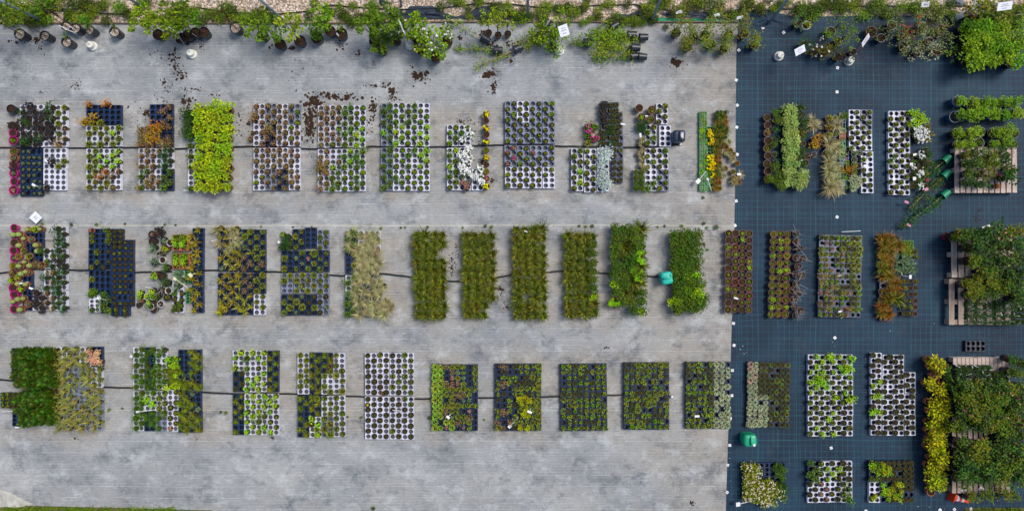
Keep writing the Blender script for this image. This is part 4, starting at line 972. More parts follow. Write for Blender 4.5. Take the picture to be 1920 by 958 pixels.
# ------------------------------------------------------------------ middle row of blocks
M = lambda n: f"middle row's {ORD[n]} block"
b = Block(M(1), 16, 422)
pots(b, [(26, 427), (27, 441), (26, 455), (25, 470), (26, 484), (24, 498), (24, 512), (23, 526), (24, 540), (26, 552), (27, 565), (26, 580)], ['9', 'C', '9', '9', 'h', 'y', 'o', 'G', '9', '9', 'C', '9'], ['m', 'm', 'b', 'm', 'm', 't', 'b', 't', 'm', 'm', 'm', 'm'], .075, .12, desc='round pot')
pots(b, [(38, 440), (52, 431), (66, 430), (76, 430), (46, 448), (58, 449), (38, 460), (70, 460), (44, 470), (74, 470), (34, 481), (55, 480), (48, 491), (66, 492), (58, 498), (38, 499), (78, 498), (50, 510), (42, 514), (32, 520), (54, 512), (36, 532), (50, 533), (40, 542), (36, 561), (46, 560), (52, 570), (40, 580)], ['C', 'C', 'G', 'C', 'C', 'h', 'C', 'C', 'y', 'C', 'y', 'y', 'C', 'h', 'C', 'C', 'o', 'C', 'C', 'G', 'h'], 'tttbt', .062, .1, desc='clay pot', psc=1.0)
trays(b, 49, 428, 82, 502, 'bb/bb', '--/--', gapat=0); trays(b, 43, 508, 61, 582, 'b/b', '-/-', gapat=0)
trays(b, 104, 425, 126, 464, 'W', '(d)', 0, gapat=0); trays(b, 83, 466, 126, 504, 'WW', '(dE)(pd)', 0, gapat=0)
trays(b, 83, 506, 126.5, 544, 'WW', '(do)(dE)', 1, gapat=0); trays(b, 62, 545, 127, 582, 'WWW', '(p)(o)(d)', 0, gapat=0)
b = Block(M(2), 162, 427)
trays(b, 167, 429, 231, 467, 'bbb', '(E----)(lE---)(e)', 0, 'f', gapat=0, miss=.2); trays(b, 167, 468, 209, 506, 'bb', '(Ee-)(Ee-)', 1, gapat=0); trays(b, 167, 507, 209, 553, 'bb', '(Ey-)(---)', 1, gapat=0)
trays(b, 209, 449, 251, 574, 'bb/bb/bb', '(es)(es)/(e)(se)/(se)(e)', 0, 'f', gapat=0, miss=.15, r=.042, psc=.85)
trays(b, 189, 547, 210, 587, 'b', '(--l)', 0, gapat=0); trays(b, 209, 574, 243, 592, 'b', '(es)', 0, 'f', gapat=0, r=.04)
trays(b, 168, 553, 188.5, 585, 'W', '(l-)', 1, gapat=0)
pots(b, [(170, 553), (176, 551), (180, 546)], 'l', 'k', .05, .09, psc=1.0)
# tipped terracotta pot
o = link('empty_pot', potmesh('t', .045, .085), P(168, 433, .12)); o.rotation_euler = (R(70), 0, R(95)); tag(o, 'small terracotta pot tipped on its side at the corner of the dark succulent trays', 'pot')
pots(b, [(262, 556), (265, 548), (260, 572), (268, 563)], ['G', 'G', '9', 'o'], 'k', .05, .09, psc=1.0)
b = Block(M(3), 276, 425)
pots(b, [(285, 440), (300, 436), (286, 452), (308, 451), (319, 455), (288, 464), (310, 466), (300, 478), (290, 491), (304, 488), (313, 502), (290, 517), (303, 518), (313, 530), (316, 545), (303, 544)], ['k', 'p', '9', 'h', '9', 'X', 'G', 'T', 'X', '9', 'l', 'G', '9', 'd', '9', 'T'], 'kbkkw', .07, .12, desc='larger pot', psc=1.35)
pots(b, [(284, 556), (276, 556), (288, 546), (286, 555), (294, 555), (281, 568), (282, 575), (290, 567), (301, 570), (288, 580), (314, 557)], ['G', 'G', 'G', 'l', 'l', 'G', 'l', '9', 'T', '9', 'E'], 'kwkwk', .064, .11, desc='round pot')
def planter(x0, y0, x1, y1, label):
    w, l, h = (x1 - x0) * .01, (y1 - y0) * .01, .13
    t = bpy.data.objects.new('planter_box', None); C.objects.link(t); q = P((x0 + x1) / 2, (y0 + y1) / 2, h); t.location = (q.x, q.y, 0); tag(t, label, 'planter', 'clay planter boxes')
    mb = MB(); th = .012
    for sx in (-1, 1): mb.box((sx * (w / 2 - th / 2), 0, h / 2), (th, l, h))
    for sy in (-1, 1): mb.box((0, sy * (l / 2 - th / 2), h / 2 - .001), (w - 2 * th - .001, th, h - .002))
    mb.box((0, 0, .01), (w - 2 * th - .002, l - 2 * th - .002, .018)); link('box', mb.mesh('box', [POTC['t']]), parent=t)
    mb = MB(); mb.box((0, 0, h * .6), (w - 2 * th - .002, l - 2 * th - .002, .03)); link('soil', mb.mesh('soil', [soil_mat()]), parent=t)
    rng = random.Random(int(x0 + y0))
    for i in range(4):
        pm = VAR['G' if i % 2 else 'l'][i % 3][0][1]
        link('foliage', pm, (rng.uniform(-w * .25, w * .12), l * (.35 - .16 * i) , h * .7), rng.uniform(0, 6), rng.uniform(.9, 1.25), t)
planter(323.5, 440, 337, 470, 'clay planter box with green leaves, upper one beside the agaves'); planter(338, 440, 352.5, 470, 'clay planter box with green leaves, upper one beside the spiky pots')
planter(323.5, 475, 337.5, 504.5, 'clay planter box half bare, lower one above the agave tray'); planter(341, 475, 355, 504.5, 'clay planter box half bare, lower one above the green cell trays')
mb_ = traymesh('W', .218, .79, 2, 7, .0415)
loc = P(335, 547, .06); loc.z = .0085; o = link('white_plant_tray', mb_, loc); tag(o, 'long white tray of agaves and small green pots below the clay planters', 'plant tray')
pots(b, [(330, 512), (338, 512), (334, 520), (342, 525), (333, 538), (336, 528)], 'X', 'k', .05, .09, z=.021, psc=.9)
pots(b, [(327, 551), (341, 551), (327, 562), (340, 563), (333, 569), (329, 575), (340, 574), (325, 582), (335, 581)], 'lE', 'k', .045, .085, z=.021, psc=.75)
celltray(b, 347, 508, 358, 531, 'N', '-c', 2, 4, 'green empty cell tray, upper one beside the agave tray'); celltray(b, 349.5, 546, 361, 568, 'N', '-', 2, 4, 'green empty cell tray, lower one beside the agave tray')
trays(b, 361, 428, 382, 586, 'b/b/b/b', '-/-/-/-', gapat=2)
pots(b, [(372, 432), (358, 444), (367, 455), (356, 463), (369, 474), (357, 480), (369, 490), (359, 501), (372, 512), (361, 522), (373, 532), (358, 543), (370, 550), (364, 560), (374, 571), (365, 582)], 'u', 'k', .05, .09, z=.021, psc=1.05)
b = Block(M(4), 405, 428)
trays(b, 409, 430, 498, 590, 'bbbb/bbbb/bbbb/bbbW', '--(y)(y)/(hu)(hu)(ou)(yo)/(u)(u)(ou)(y)/(u)(u)(u)(y)', 1, psc=1.0)
pots(b, [(405, 432), (414, 428), (425, 434), (435, 432), (444, 430), (412, 444), (424, 446), (436, 444), (446, 443), (410, 458), (424, 460), (436, 462), (446, 456), (438, 472), (428, 470)], 'fu', 'k', .055, .1, psc=.68)
pots(b, [(414, 584), (416, 572), (420, 578)], 'u', 'k', .05, .09, psc=1.1)
b = Block(M(5), 526, 426)
trays(b, 549, 430, 571, 468, 'b', '(yE)', 1, gapat=0); trays(b, 572.5, 427, 594, 466, 'b', '-', 1, gapat=0); trays(b, 595, 431, 617, 469, 'G', '(lE)', 1, gapat=0)
trays(b, 528, 470, 617, 509, 'bbbb', '(y-)(Eh)(yk)(Eh)', 1, gapat=0); trays(b, 528, 512, 617, 550, 'GGGG', '(y)(yc)(yE)(hE)', 1, gapat=0); trays(b, 528, 552, 617, 591, 'bbbG', '(yE)(yh)(ye)(he)', 1, gapat=0)
pots(b, [(531, 440), (540, 444), (534, 454), (543, 455), (530, 463), (541, 465)], ['G', 'd', 'd', 'd', 'd', 'd'], 'k', .055, .1, psc=.9)
b = Block(M(6), 645, 428)
trays(b, 648, 434, 670, 594, 'b/b/W/b', '(l)/(y-)/(l)/(l)', 1); trays(b, 671, 433, 714, 470, 'WW', '--', gapat=0); trays(b, 671, 514, 714, 594, 'bb/bb', '--/--', gapat=0)
pots(b, [(660, 436), (676, 442), (690, 446), (700, 442), (708, 450), (659, 462), (670, 470), (684, 462), (696, 460), (707, 468), (676, 482), (690, 478), (703, 482), (710, 494), (680, 496), (694, 496), (704, 506), (688, 510), (674, 510), (670, 530), (680, 524), (694, 526), (710, 528), (720, 536), (706, 540), (668, 548), (682, 546), (696, 552), (712, 552), (672, 566), (686, 568), (700, 572), (724, 566), (716, 574), (730, 578), (674, 590), (688, 584), (704, 588), (720, 590), (734, 574)], 'f', 'k', .058, .1, psc=.8)
def sedge(n, x0, y0, x1, y1, nc, nr, ks, drop=(), psc=.72, right=None):
    b = Block(M(n), x0, y0, (x1 - x0) / nc, (y1 - y0) / nr); pts = grid(x0 + 1, y0 + 2, x1 - 1, y1 - 2, nc, nr); sh = (b.rng.uniform(-1, 1), 0)
    for i, (x, y) in enumerate(pts):
        c, r_ = i % nc, i // nc
        if (c, r_) in drop: continue
        k = right if right and c == nc - 1 and r_ < nr - 3 and r_ > 0 else ks
        pots(b, [(x + (r_ - nr / 2) * .25, y)], k, 'k', .068, .11, psc=psc * 1.12, jit=1.5)
    return b
sedge(7, 774, 431, 838, 601, 4, 10, 'q', {(3, 2)}); sedge(8, 867, 433, 931, 600, 4, 10, 'q', {(3, 8), (3, 9)}); sedge(9, 961, 421, 1026, 601, 4, 11, 'q', {(1, 8)})
sedge(10, 1058, 434, 1121, 598, 4, 10, 'q', (), .72, 'j'); b = sedge(11, 1144, 420, 1211, 592, 4, 10, 'jjqj', {(0, 9), (1, 9)}, .97)
pots(b, [(1190, 447), (1200, 474), (1196, 484), (1202, 492), (1186, 508), (1198, 510), (1193, 520), (1200, 522), (1150, 533), (1145, 568), (1155, 568), (1200, 584)], 'J', 'k', .05, .09, psc=.72, z=.05)
b = sedge(12, 1258, 432, 1313, 588, 4, 10, 'jjj', (), .97)
pots(b, [(1286, 518), (1296, 514), (1306, 518), (1296, 530), (1280, 540), (1290, 546), (1304, 544), (1314, 536), (1300, 556), (1312, 552), (1256, 566), (1266, 564), (1270, 568), (1310, 565)], 'J', 'k', .05, .09, psc=.72, z=.06)
pots(b, [(1320, 560), (1318, 572)], 'j', 'k', .05, .09, psc=.8)
o = Block('fourth sedge foot', 1110, 550); pots(o, [(1113, 557)], 'J', 'k', .06, .1, psc=.85)
b = Block(M(13), 1358, 430, 13.2, 13)
pts = grid(1359, 431, 1411, 587, 4, 12)
pots(b, [(x - (y - 508) * .012, y) for x, y in pts], list('g9GEegG9GgEecGge9gEGegsGgecEg9egGcegecEg9egEsgeEgG'), ['b', 'b', 'b', 'b', 'b', 'b', 'k', 'b', 'b', 'r'], .064, .11, psc=.72)
b = Block(M(14), 1440, 430, 12.5, 13)
pots(b, [(x - (y - 514) * .03, y) for x, y in grid(1442, 432, 1481, 596, 3, 12)], list('ygyEGygGyGcyEygyGGyEgyc'), 'bbbbbt', .064, .11, psc=.85)
pots(b, [(1490 - (y - 514) * .03 + dx, y) for dx, y in ((0, 438), (2, 453), (8, 466), (2, 483), (14, 485), (6, 500), (2, 514), (13, 516), (4, 532), (-2, 544), (11, 548), (0, 561), (2, 575), (13, 582), (4, 592))], 'T', 'kb', .066, .11, psc=1.0)
b = Block(M(15), 1533, 440, 10.2, 10.3)
packs(b, 1534, 441, 1615, 595, lambda fx, fy, r: 'ccyogskhot' if fx < .8 else 'yycct', 8, 15, .08, 'b', .041, -.02, 1.1)
b = Block(M(16), 1645, 435)
pots(b, [(1655 + 13 * (i % 3) - j * .3, 446 + j * 14.3) for j in range(11) for i in range(3) if not (i == 2 and j > 8) and not (j == 6 and i == 0)], list('QQtQqQQQXQQXqQXQQttQsQQtQqQsQQs'), 'k', .055, .1, psc=1.0)
trays(b, 1648, 441, 1670, 601, 'B/B/B/B', '-/-/-/-', gapat=0)
celltray(b, 1691, 452, 1712, 481, 'N', 'yuc', 4, 6, 'bright green cell tray with yellow seedlings beside the coppery grasses')
pots(b, [(1693, 487), (1705, 486), (1696, 498), (1708, 498), (1690, 507), (1702, 508), (1712, 506)], 'X', 'k', .05, .09, psc=.95)
pots(b, [(1697 + 10 * (i % 3) - j * .3, 528 + j * 12) for j in range(6) for i in range(3)], list('s9sc9ts9es'), 'kkb', .048, .09); pots(b, [(1718, 472), (1719, 482)], 's', 'k', .05, .09)

# ------------------------------------------------------------------ lower row of blocks
Lw = lambda n: f"lower row's {ORD[n]} block"
b = Block(Lw(1), 22, 648)
pots(b, [(x + (y - 690) * .07, y) for x, y in grid(47, 652, 112, 724, 7, 8)], 'i', 'kkkb', .045, .08, psc=.85)
pots(b, [(x + (y - 760) * .03, y) for x, y in grid(52, 729, 112, 792, 6, 7)], 'i', 'kkkkkb', .045, .08, psc=.85)
trays(b, 22, 652, 44, 712, 'b/b', '--/--', gapat=0); trays(b, 2, 736, 34, 765, 'bb', '(s)(t)', 0, 'f', gapat=0, r=.036); trays(b, 24, 768, 40, 798, 'b', '-', gapat=0)
b = Block(Lw(2).replace('second', 'arching-leaved'), 103, 650)
trays(b, 105, 650, 193, 806, 'WGWb/GGGW/GGGG/GGGG', '(x)(x)(x)-/(x)(x)(x)(x)/(x)(x)(x)(x)/(x)(x)(x)(x)', 1, psc=1.1)
pots(b, [(170, 660), (178, 666), (186, 660), (172, 674), (181, 672), (188, 678), (178, 680)], 'B', 'k', .05, .09, psc=1.05)
b = Block(Lw(2), 243, 650)
trays(b, 250, 651, 314, 730, 'WbW/WbW', '(n)(n)(l)/(n)(n)(l)', 1, gapat=0, miss=.05, psc=1.4); trays(b, 250, 732, 314, 808, 'WWW/WbG', '(n)(nG)(c)/(n)(n)(n)', 1, gapat=0, miss=.05, psc=1.4)
trays(b, 314, 731, 335, 808, 'W/W', '(s)/(sk)', 1, gapat=0); trays(b, 335, 655, 378, 810, 'bb/bb/bb/bb', '(-)(N)/(N)(Nh)/(N)(Nh)/(N)(N)', 0, miss=.06, psc=1.45)
pots(b, [(x, y) for x, y in grid(313, 668, 336, 730, 3, 6)], 'GN', 'k', .045, .085, psc=1.1)
b = Block(Lw(3), 433, 656)
trays(b, 437, 657, 523, 815, 'WWWb/bWWb/bWWW/bWWW', '(G)(Gl)(Gs)(N)/(t)(G)(G)(N)/(N)(G)(G)(Gl)/(N)(G)(lG)(Gs)', 1, psc=1.05)
b = Block(Lw(4), 556, 660)
trays(b, 558, 661, 647.5, 819, 'WbbW/WbWW/bbWW/bWGW', '(y)(N)(N)(E)/(Ny)(N)(y)(Ey)/(N)(N)(yE)(E)/(N)(G)(yE)(E)', 0, psc=1.15)
pots(b, [(617, 688), (584, 795)], '9', 'b', .06, .1); pots(b, [(594, 747), (594, 805), (594, 815)], 'E', 'l', .055, .095)
b = Block(Lw(5), 683, 660)
trays(b, 684.5, 661, 776, 823, 'WWWW/WWWW/WWWW/WWWW', '(e)(eE)(eE)(E)/(e)(e)(eE)(E)/(e)(e)(e)(eE)/(e)(e)(eE)(e)', 0, psc=1.15)
pots(b, [(720, 737)], 's', 't', .05, .09); pots(b, [(689, 759)], 'Y', 'k', .045, .085, psc=.6)
packs(Block(Lw(6), 809, 683, 10.9, 10.4), 810, 683, 896, 807, lambda fx, fy, r: 'S' if fx < .27 else ('SSk' if fy > .8 and fx < .5 else ('kkochy-cy' if fx < .85 else 'cyc-')))
b7 = Block(Lw(7), 927, 681, 10.9, 10.5); packs(b7, 928, 681.5, 1015, 807, lambda fx, fy, r: 'cct--o' if fx < .45 else ('ccyts' if fx < .85 else 'cy'))
pots(b7, [(974, 746), (984, 744), (990, 750), (978, 756), (986, 764), (982, 774), (990, 780), (976, 798), (990, 800)], 'R', 'k', .05, .1, psc=.42)
packs(Block(Lw(8), 1050, 681, 10.9, 10.5), 1051, 681.5, 1138, 807, 'cEgcts', ang=.012)
packs(Block(Lw(9), 1168, 678, 10.9, 10.5), 1169, 679, 1254.5, 805, 'cEgycte')
packs(Block(Lw(10), 1284, 677, 10.8, 10.5), 1285, 678, 1369.5, 803, lambda fx, fy, r: 'm' if fx > .58 + .15 * (fy > .3) * 0 else 'ccctc')
packs(Block(Lw(11), 1400, 678, 10.3, 10.3), 1401, 678.5, 1481, 801, lambda fx, fy, r: ('mmM' if fy < .45 else 'm') if fx < (.27 if fy < .5 else .52) else 'tttE', ang=-.02)
b = Block(Lw(12), 1513, 663)
trays(b, 1514, 664.5, 1599, 817, 'WWWW/WWWW/WWWW/WWWW', '(eG)(eG)(G)(E)/(G)(EG)(E)(GE)/(E)(E)(Gs)(eE)/(EG)(EG)(EG)(eE)', 1, gapat=0, psc=1.1, miss=.08)
pots(b, [(1538, 708), (1534, 716), (1542, 720), (1585, 688), (1592, 692), (1582, 695), (1595, 672), (1600, 745), (1592, 748), (1566, 745), (1555, 668)], 'G', 'k', .045, .085, psc=1.4)
b = Block(Lw(13), 1631, 660)
trays(b, 1632, 661, 1653, 816, 'W/W/W/W', '(et)/(eG)/(tG)/(et)', 0, gapat=0, psc=1.15); trays(b, 1654, 665, 1695, 738, 'WW/WW', '(te)(et)/(te)(et)', 1, gapat=0, psc=1.1); trays(b, 1654, 739, 1716, 816, 'WWW/WWW', '(te)(t)(te)/(te)(et)(t)', 1, gapat=0, psc=1.1); trays(b, 1695.5, 698, 1716, 737, 'W', '(t)', 0, gapat=0, psc=1.1)
pots(b, [(1640, 769), (1648, 742), (1634, 772)], 'G', 'k', .045, .085, psc=1.3)
Bt = lambda n: f"bottom row's {ORD[n]} block"
b = Block(Bt(1), 1390, 866)
trays(b, 1391, 867, 1473, 935, 'bbbb/bbbb', '---(l)/---(dl)', 0, gapat=0)
pots(b, [(1396 + 10.5 * (i % 5) + (j % 2) * 2, 873 + 9.6 * j) for j in range(7) for i in range(5) if not (i > 2 and j < 3)], 'W', 'k', .045, .085, z=.021, psc=1.0); pots(b, [(1450, 906), (1460, 914), (1446, 920), (1456, 926), (1436, 928), (1426, 935), (1440, 938), (1448, 942), (1432, 944)], 'W', 'k', .05, .09, psc=1.05)
pots(b, [(1452, 876), (1462, 872), (1466, 882), (1464, 902), (1468, 912)], 'd', 'k', .045, .085, psc=.8)
b = Block(Bt(2), 1512, 862)
trays(b, 1513, 864, 1598, 941, 'bWWW/WWWW', '(l)(sG)(tG)(t)/(e)(kt)(ts)(lh)', 0, gapat=0, psc=1.15)
b = Block(Bt(3), 1628, 862)
trays(b, 1629, 863, 1713, 941, 'bbbb/Wbbb', '(Gl)(Gt)(t)(t)/(-)(G)(Gt)(t)', 0, 'f', gapat=0, psc=.95, miss=.12)
pots(b, [(1638, 875), (1652, 870), (1664, 876), (1656, 884), (1646, 880), (1640, 930), (1664, 925), (1672, 916), (1682, 908), (1688, 920), (1676, 930), (1634, 934)], 'R', 'k', .045, .085, psc=.36)
# ------------------------------------------------------------------ right side: pallets, roses, shrubs
WOODS = [wood_mat('weathered_wood', '#a08a7c', '#c2aea2', '#d8c8bd'), wood_mat('grey_weathered_wood', '#7d6c5e', '#a08c7c', '#bfae9f')]
def pallet(px0, py0, px1, py1, label, nb=9, h=.144, vert=True, z0=.0085, wood=0, gap=.35):
    """boards run down the picture; three stringer boards and nine blocks below them"""
    a, c = P(px0, py0, h), P(px1, py1, h); w, l = abs(c.x - a.x), abs(c.y - a.y)
    t = bpy.data.objects.new('wooden_pallet', None); C.objects.link(t); t.location = ((a.x + c.x) / 2, (a.y + c.y) / 2, z0); tag(t, label, 'pallet', 'wooden pallets with potted plants')
    rng = random.Random(int(px0 + py0)); m = WOODS[wood]
    bw = w / (nb - gap * 0 + (nb - 1) * gap)
    for i in range(nb):
        mb = MB(); mb.box((0, 0, 0), (bw, l * rng.uniform(.985, 1), .02)); o = link('deck_board', mb.mesh('deck_board', [m]), (-w / 2 + bw / 2 + i * bw * (1 + gap), rng.uniform(-.004, .004), h - .01), rng.gauss(0, .004), parent=t)
    for j in (-1, 0, 1):
        mb = MB(); mb.box((0, 0, 0), (w, .09, .02)); link('stringer_board', mb.mesh('stringer_board', [m]), (0, j * (l / 2 - .05), h - .031), parent=t)
        mb = MB(); mb.box((0, 0, 0), (w, .09, .018)); link('bottom_board', mb.mesh('bottom_board', [m]), (0, j * (l / 2 - .05), .009), parent=t)
        for i in (-1, 0, 1):
            mb = MB(); mb.box((0, 0, 0), (.1, .088, .083)); link('block', mb.mesh('block', [m]), (i * (w / 2 - .055), j * (l / 2 - .05), .061), parent=t)
pallet(1790, 276, 1906, 362, 'pale weathered pallet below the row of green shrubs, pots along its far edge', 11)
pallet(1784, 434, 1900, 521, 'weathered pallet under the upper rose bushes, bare boards beside the soil', 9)
pallet(1779, 523, 1895, 609, 'weathered pallet with widely spaced boards beside the tagged small roses', 7, gap=.75, wood=1)
pallet(1787, 670, 1893, 752, 'pallet whose pale board ends show above the big rose bushes', 14, gap=.14)
pallet(1785, 756, 1893, 838, 'pallet between the two masses of rose bushes, slats bare in a strip', 11, gap=.45)
pallet(1785, 842, 1893, 924, 'lowest pallet beside the fallen cone, mostly hidden by roses', 11, gap=.45, wood=1)
DK = .1525
def bushes(region, pts, ks, pot='k', r=.10, h=.18, z=DK, psc=1.0, crown=.5, jit=3):
    """shrubs whose crowns (about crown metres up) stand at the given picture places"""
    blk = region
    for q, (px, py) in enumerate(pts):
        rng = blk.rng; k = ks[q % len(ks)]
        px += rng.uniform(-jit, jit); py += rng.uniform(-jit, jit)
        s = (H - (z + h + crown * psc)) / (H - (z + h)); bx, by = 960 + (px - 960) * s, 479 + (py - 479) * s
        plant(k, bx, by, z, rng, uniq(f"{KIND[k][1]} at {blk.where(px, py)}"), 'shrubs in the ' + blk.ph, r=r, h=h, pot=pot[q % len(pot)], psc=psc)
b = Block('shrub row above first pallet', 1793, 228, 18, 20); bushes(b, grid(1798, 234, 1925, 278, 6, 2), ['5', '5', 'j'], 'k', .09, .16, .0085, .56, .35)
b = Block('double row of vivid shrubs', 1796, 170, 18, 28); bushes(b, grid(1802, 177, 1925, 221, 6, 2), ['5'], 'u', .09, .16, .0085, .56, .38)
pots(b, [(1795, 190), (1791, 219)], '9', 'u', .10, .16)
b = Block('top corner shrub mass', 1815, 25, 22, 22); bushes(b, grid(1822, 34, 1904, 114, 4, 4), ['5'], 'k', .10, .18, .0085, .86, .38)
bushes(b, [(1920, 40), (1922, 65), (1920, 90), (1922, 112)], ['5'], 'k', .10, .18, .0085, .8, .38)
bushes(b, [(1835, 20), (1862, 22), (1890, 24), (1912, 22)], ['2'], 'k', .08, .14, .0085, .8, .3)
b = Block('first pallet of pots', 1800, 278, 17, 16)
bushes(b, [(1816, 288), (1836, 288), (1858, 290), (1818, 306), (1840, 308), (1862, 306), (1822, 322), (1846, 322)], ['2', '1', '2', '1', '2'], 'k', .07, .12, DK, .5, .3)
bushes(b, [(1818, 340), (1834, 344), (1848, 342)], ['d'], 'k', .06, .10, DK, 1.4, .12)
bushes(b, [(1880, 286), (1896, 292), (1884, 306), (1896, 312), (1878, 326), (1890, 334), (1876, 346), (1900, 324)], ['6', 'o', '6', 'a', 'z', '6', 'a', '6'], 'k', .055, .09, DK, .95, .12)
b = Block('upper rose bed', 1800, 415, 20, 20)
bushes(b, [(1826, 446), (1850, 440), (1876, 436), (1900, 438), (1922, 436), (1838, 468), (1864, 460), (1888, 462), (1912, 462), (1836, 490), (1860, 486), (1884, 488), (1908, 490), (1930, 482), (1860, 508), (1882, 512), (1906, 514), (1926, 510)], ['1', '1', '4', '2', '2', '1', '1', '3', '1', '2', '1', '1', '1', '1', '2', '1', '1', '1'], 'k', .09, .17, DK, .72, .42)
bushes(b, [(1800, 436), (1793, 442), (1812, 440)], ['2'], 'k', .08, .13, DK, .45, .25)
bushes(b, [(1822, 532), (1840, 524), (1842, 544), (1858, 534), (1862, 550), (1876, 530), (1880, 546), (1892, 536), (1826, 552), (1850, 558)], ['2', '2', '2', '2', '1'], 'k', .08, .15, DK, .5, .34)
bushes(b, [(1904, 540), (1915, 528), (1922, 548), (1916, 562)], ['1'], 'k', .09, .17, DK, .62, .4)
b = Block('tagged roses below upper bed', 1808, 562, 11, 11)
def tagged(blk, pts, z):
    for px, py in pts:
        rng = blk.rng
        o = plant('6', px, py, z, rng, uniq(f"small leafless rose with white tag at {blk.where(px, py)}"), 'tagged roses in the ' + blk.ph, r=.05, h=.14, psc=.42)
        mb = MB(); mb.box((0, 0, .0), (.022, .004, .13)); c = link('name_tag', TAGM[0], (rng.uniform(-.02, .02), -.035, .17), rng.uniform(-.4, .4), parent=o); c.rotation_euler = (R(rng.uniform(-50, -30)), 0, 0)
_m = MB(); _m.box((0, 0, 0), (.014, .003, .075)); TAGM = [_m.mesh('name_tag', [WHITE])]
tagged(b, grid(1808, 563, 1925, 609, 11, 4), .0085)
tagged(Block('tagged roses on lower boards', 1792, 676, 11, 11), [(x, y) for x, y in grid(1790, 684, 1893, 716, 9, 3) if not (x > 1860 and y < 690)], DK)
b = Block('lower rose bed', 1790, 690, 20, 20)
bushes(b, [(x, y) for x, y in grid(1803, 722, 1930, 794, 6, 4)], ['1', '2', '1', '4', '2', '3', '2', '1', '2', '2', '1', '1', '3', '2', '1', '2', '1', '4'], 'k', .09, .17, DK, .68, .42)
bushes(b, [(1772, 692), (1782, 704), (1784, 720)], ['1'], 'k', .08, .15, .0085, .45, .3)
bushes(b, [(x, y) for x, y in grid(1806, 830, 1940, 912, 6, 4) if not (x < 1810 and y > 880)], ['1', '2', '1', '1', '3', '2', '1', '2', '1', '1'], 'k', .09, .17, DK, .72, .42, 4)
bushes(b, [(1822, 934), (1850, 926), (1876, 924), (1902, 930)], ['2'], 'k', .08, .14, .0085, .5, .3)
bushes(b, [(1898, 800), (1915, 806), (1932, 798), (1905, 818), (1925, 822), (1886, 798), (1892, 832), (1840, 796), (1862, 798), (1798, 800), (1812, 806)], ['1', '2', '1', '1', '3', '2', '1', '1', '2', '2', '1'], 'k', .09, .17, DK, .62, .42)
bushes(b, [(1804, 722), (1830, 726), (1858, 724), (1884, 724), (1904, 700), (1915, 700), (1928, 684), (1904, 672)], ['1', '1', '4', '2', '1', '2', '1', '1'], 'k', .08, .15, DK, .5, .34)
b = Block('yellow shrub column', 1744, 664, 20, 15)
bushes(b, [(1760, 678), (1762, 690), (1756, 726), (1764, 734)], ['R'], 't', .075, .13, .0085, 1.15, .22)
bushes(b, [(x, y) for x, y in grid(1750, 752, 1777, 922, 2, 10)], ['R'], 'tb', .075, .13, .0085, 1.0, .22)
pots(b, [(1752, 704), (1754, 712), (1750, 754), (1752, 770), (1753, 792), (1750, 806), (1746, 922), (1775, 744)], '9', 't', .075, .13)
# black carry tray on its own
loc = P(1828, 648.5, .06); loc.z = .0085
tag(link('black_carry_tray', traymesh('K', .36, .19, 4, 2, .041), loc), 'empty black eight-hole tray alone on black fabric above the lower roses', 'plant tray')
# traffic cone lying down
t = bpy.data.objects.new('traffic_cone', None); C.objects.link(t); t.location = P(1784, 930, .085); t.rotation_euler = (0, R(97), R(-20)); tag(t, 'orange and white striped traffic cone lying on its side by the lowest pallet', 'traffic cone')
CO, CW = plain('cone_orange', '#e2451a', .45), plain('cone_white', '#e6e6e6', .4)
mb = MB(); mb.lathe([(.075, .012), (.066, .07), (.056, .13), (.047, .19), (.037, .25), (.028, .31), (.02, .365), (.017, .372), (.001, .373)], 20, mats=[0, 1, 0, 1, 0, 0, 0, 0]); link('cone_body', mb.mesh('cone_body', [CO, CW], True), parent=t)
mb = MB(); mb.box((0, 0, .006), (.17, .17, .014), 0, 0, .94); link('base_plate', mb.mesh('base_plate', [CO]), parent=t)
o = link('orange_flower_pot', potmesh('r', .07, .11), P(1777, 444, .12)); o.location.z = .01; tag(o, 'round bright red pot of soil at the corner of the upper rose pallet', 'pot')

def lying(px, py, tx, ty, label, pot='k', r=.085, h=.16, leaves='mid', cane=True, n=150, width=.10, leaf=.034, name='fallen_potted_plant'):
    """a pot tipped on its side: the pot at (px, py), its plant stretched along the ground towards (tx, ty)"""
    a = P(px, py, r); b_ = P(tx, ty, r); d = b_ - a; L = d.length; az = math.atan2(d.y, d.x)
    rng = random.Random(int(px * 7 + py))
    t = bpy.data.objects.new(name, None); C.objects.link(t); t.location = (a.x, a.y, .006); t.rotation_euler = (0, 0, az); tag(t, label, 'fallen plant', 'plants lying on their sides')
    p = link('pot', potmesh(pot, r, h), (-h * .6, 0, r * .98), parent=t); p.rotation_euler = (0, R(90), 0)
    mb = MB(); mb.tube([(0, 0, r), (L * .5, 0, r * .8), (L * .98, 0, .05)], .007, 6); link('cane' if cane else 'stem', mb.mesh('cane', [F['cane' if cane else 'bark']]), parent=t)
    mb = MB(); u = 0
    while u < n:
        x = L * (.14 + .86 * rng.random()); cw = width * rng.uniform(.5, 1.1); cy, cz = rng.gauss(0, cw * .55), max(.02, .09 + rng.gauss(0, .04))
        for i in range(7):
            mb.leaf(Vector((x + rng.gauss(0, .035), cy + rng.gauss(0, .035), max(.012, cz + rng.gauss(0, .02)))), v_dir(rng.uniform(0, 6.28), R(rng.uniform(-20, 45))), leaf * rng.uniform(.7, 1.3), leaf * .6); u += 1
    link('foliage', mb.mesh('foliage', [F[leaves]]), parent=t)
lying(1773, 300, 1715, 348, 'fallen climber with the upper of three green pots', 'n', .075, .16, 'dark', True, 330, .10)
lying(1772, 328, 1704, 392, 'fallen climber with the middle of three green pots', 'n', .075, .16, 'dark', True, 420, .10)
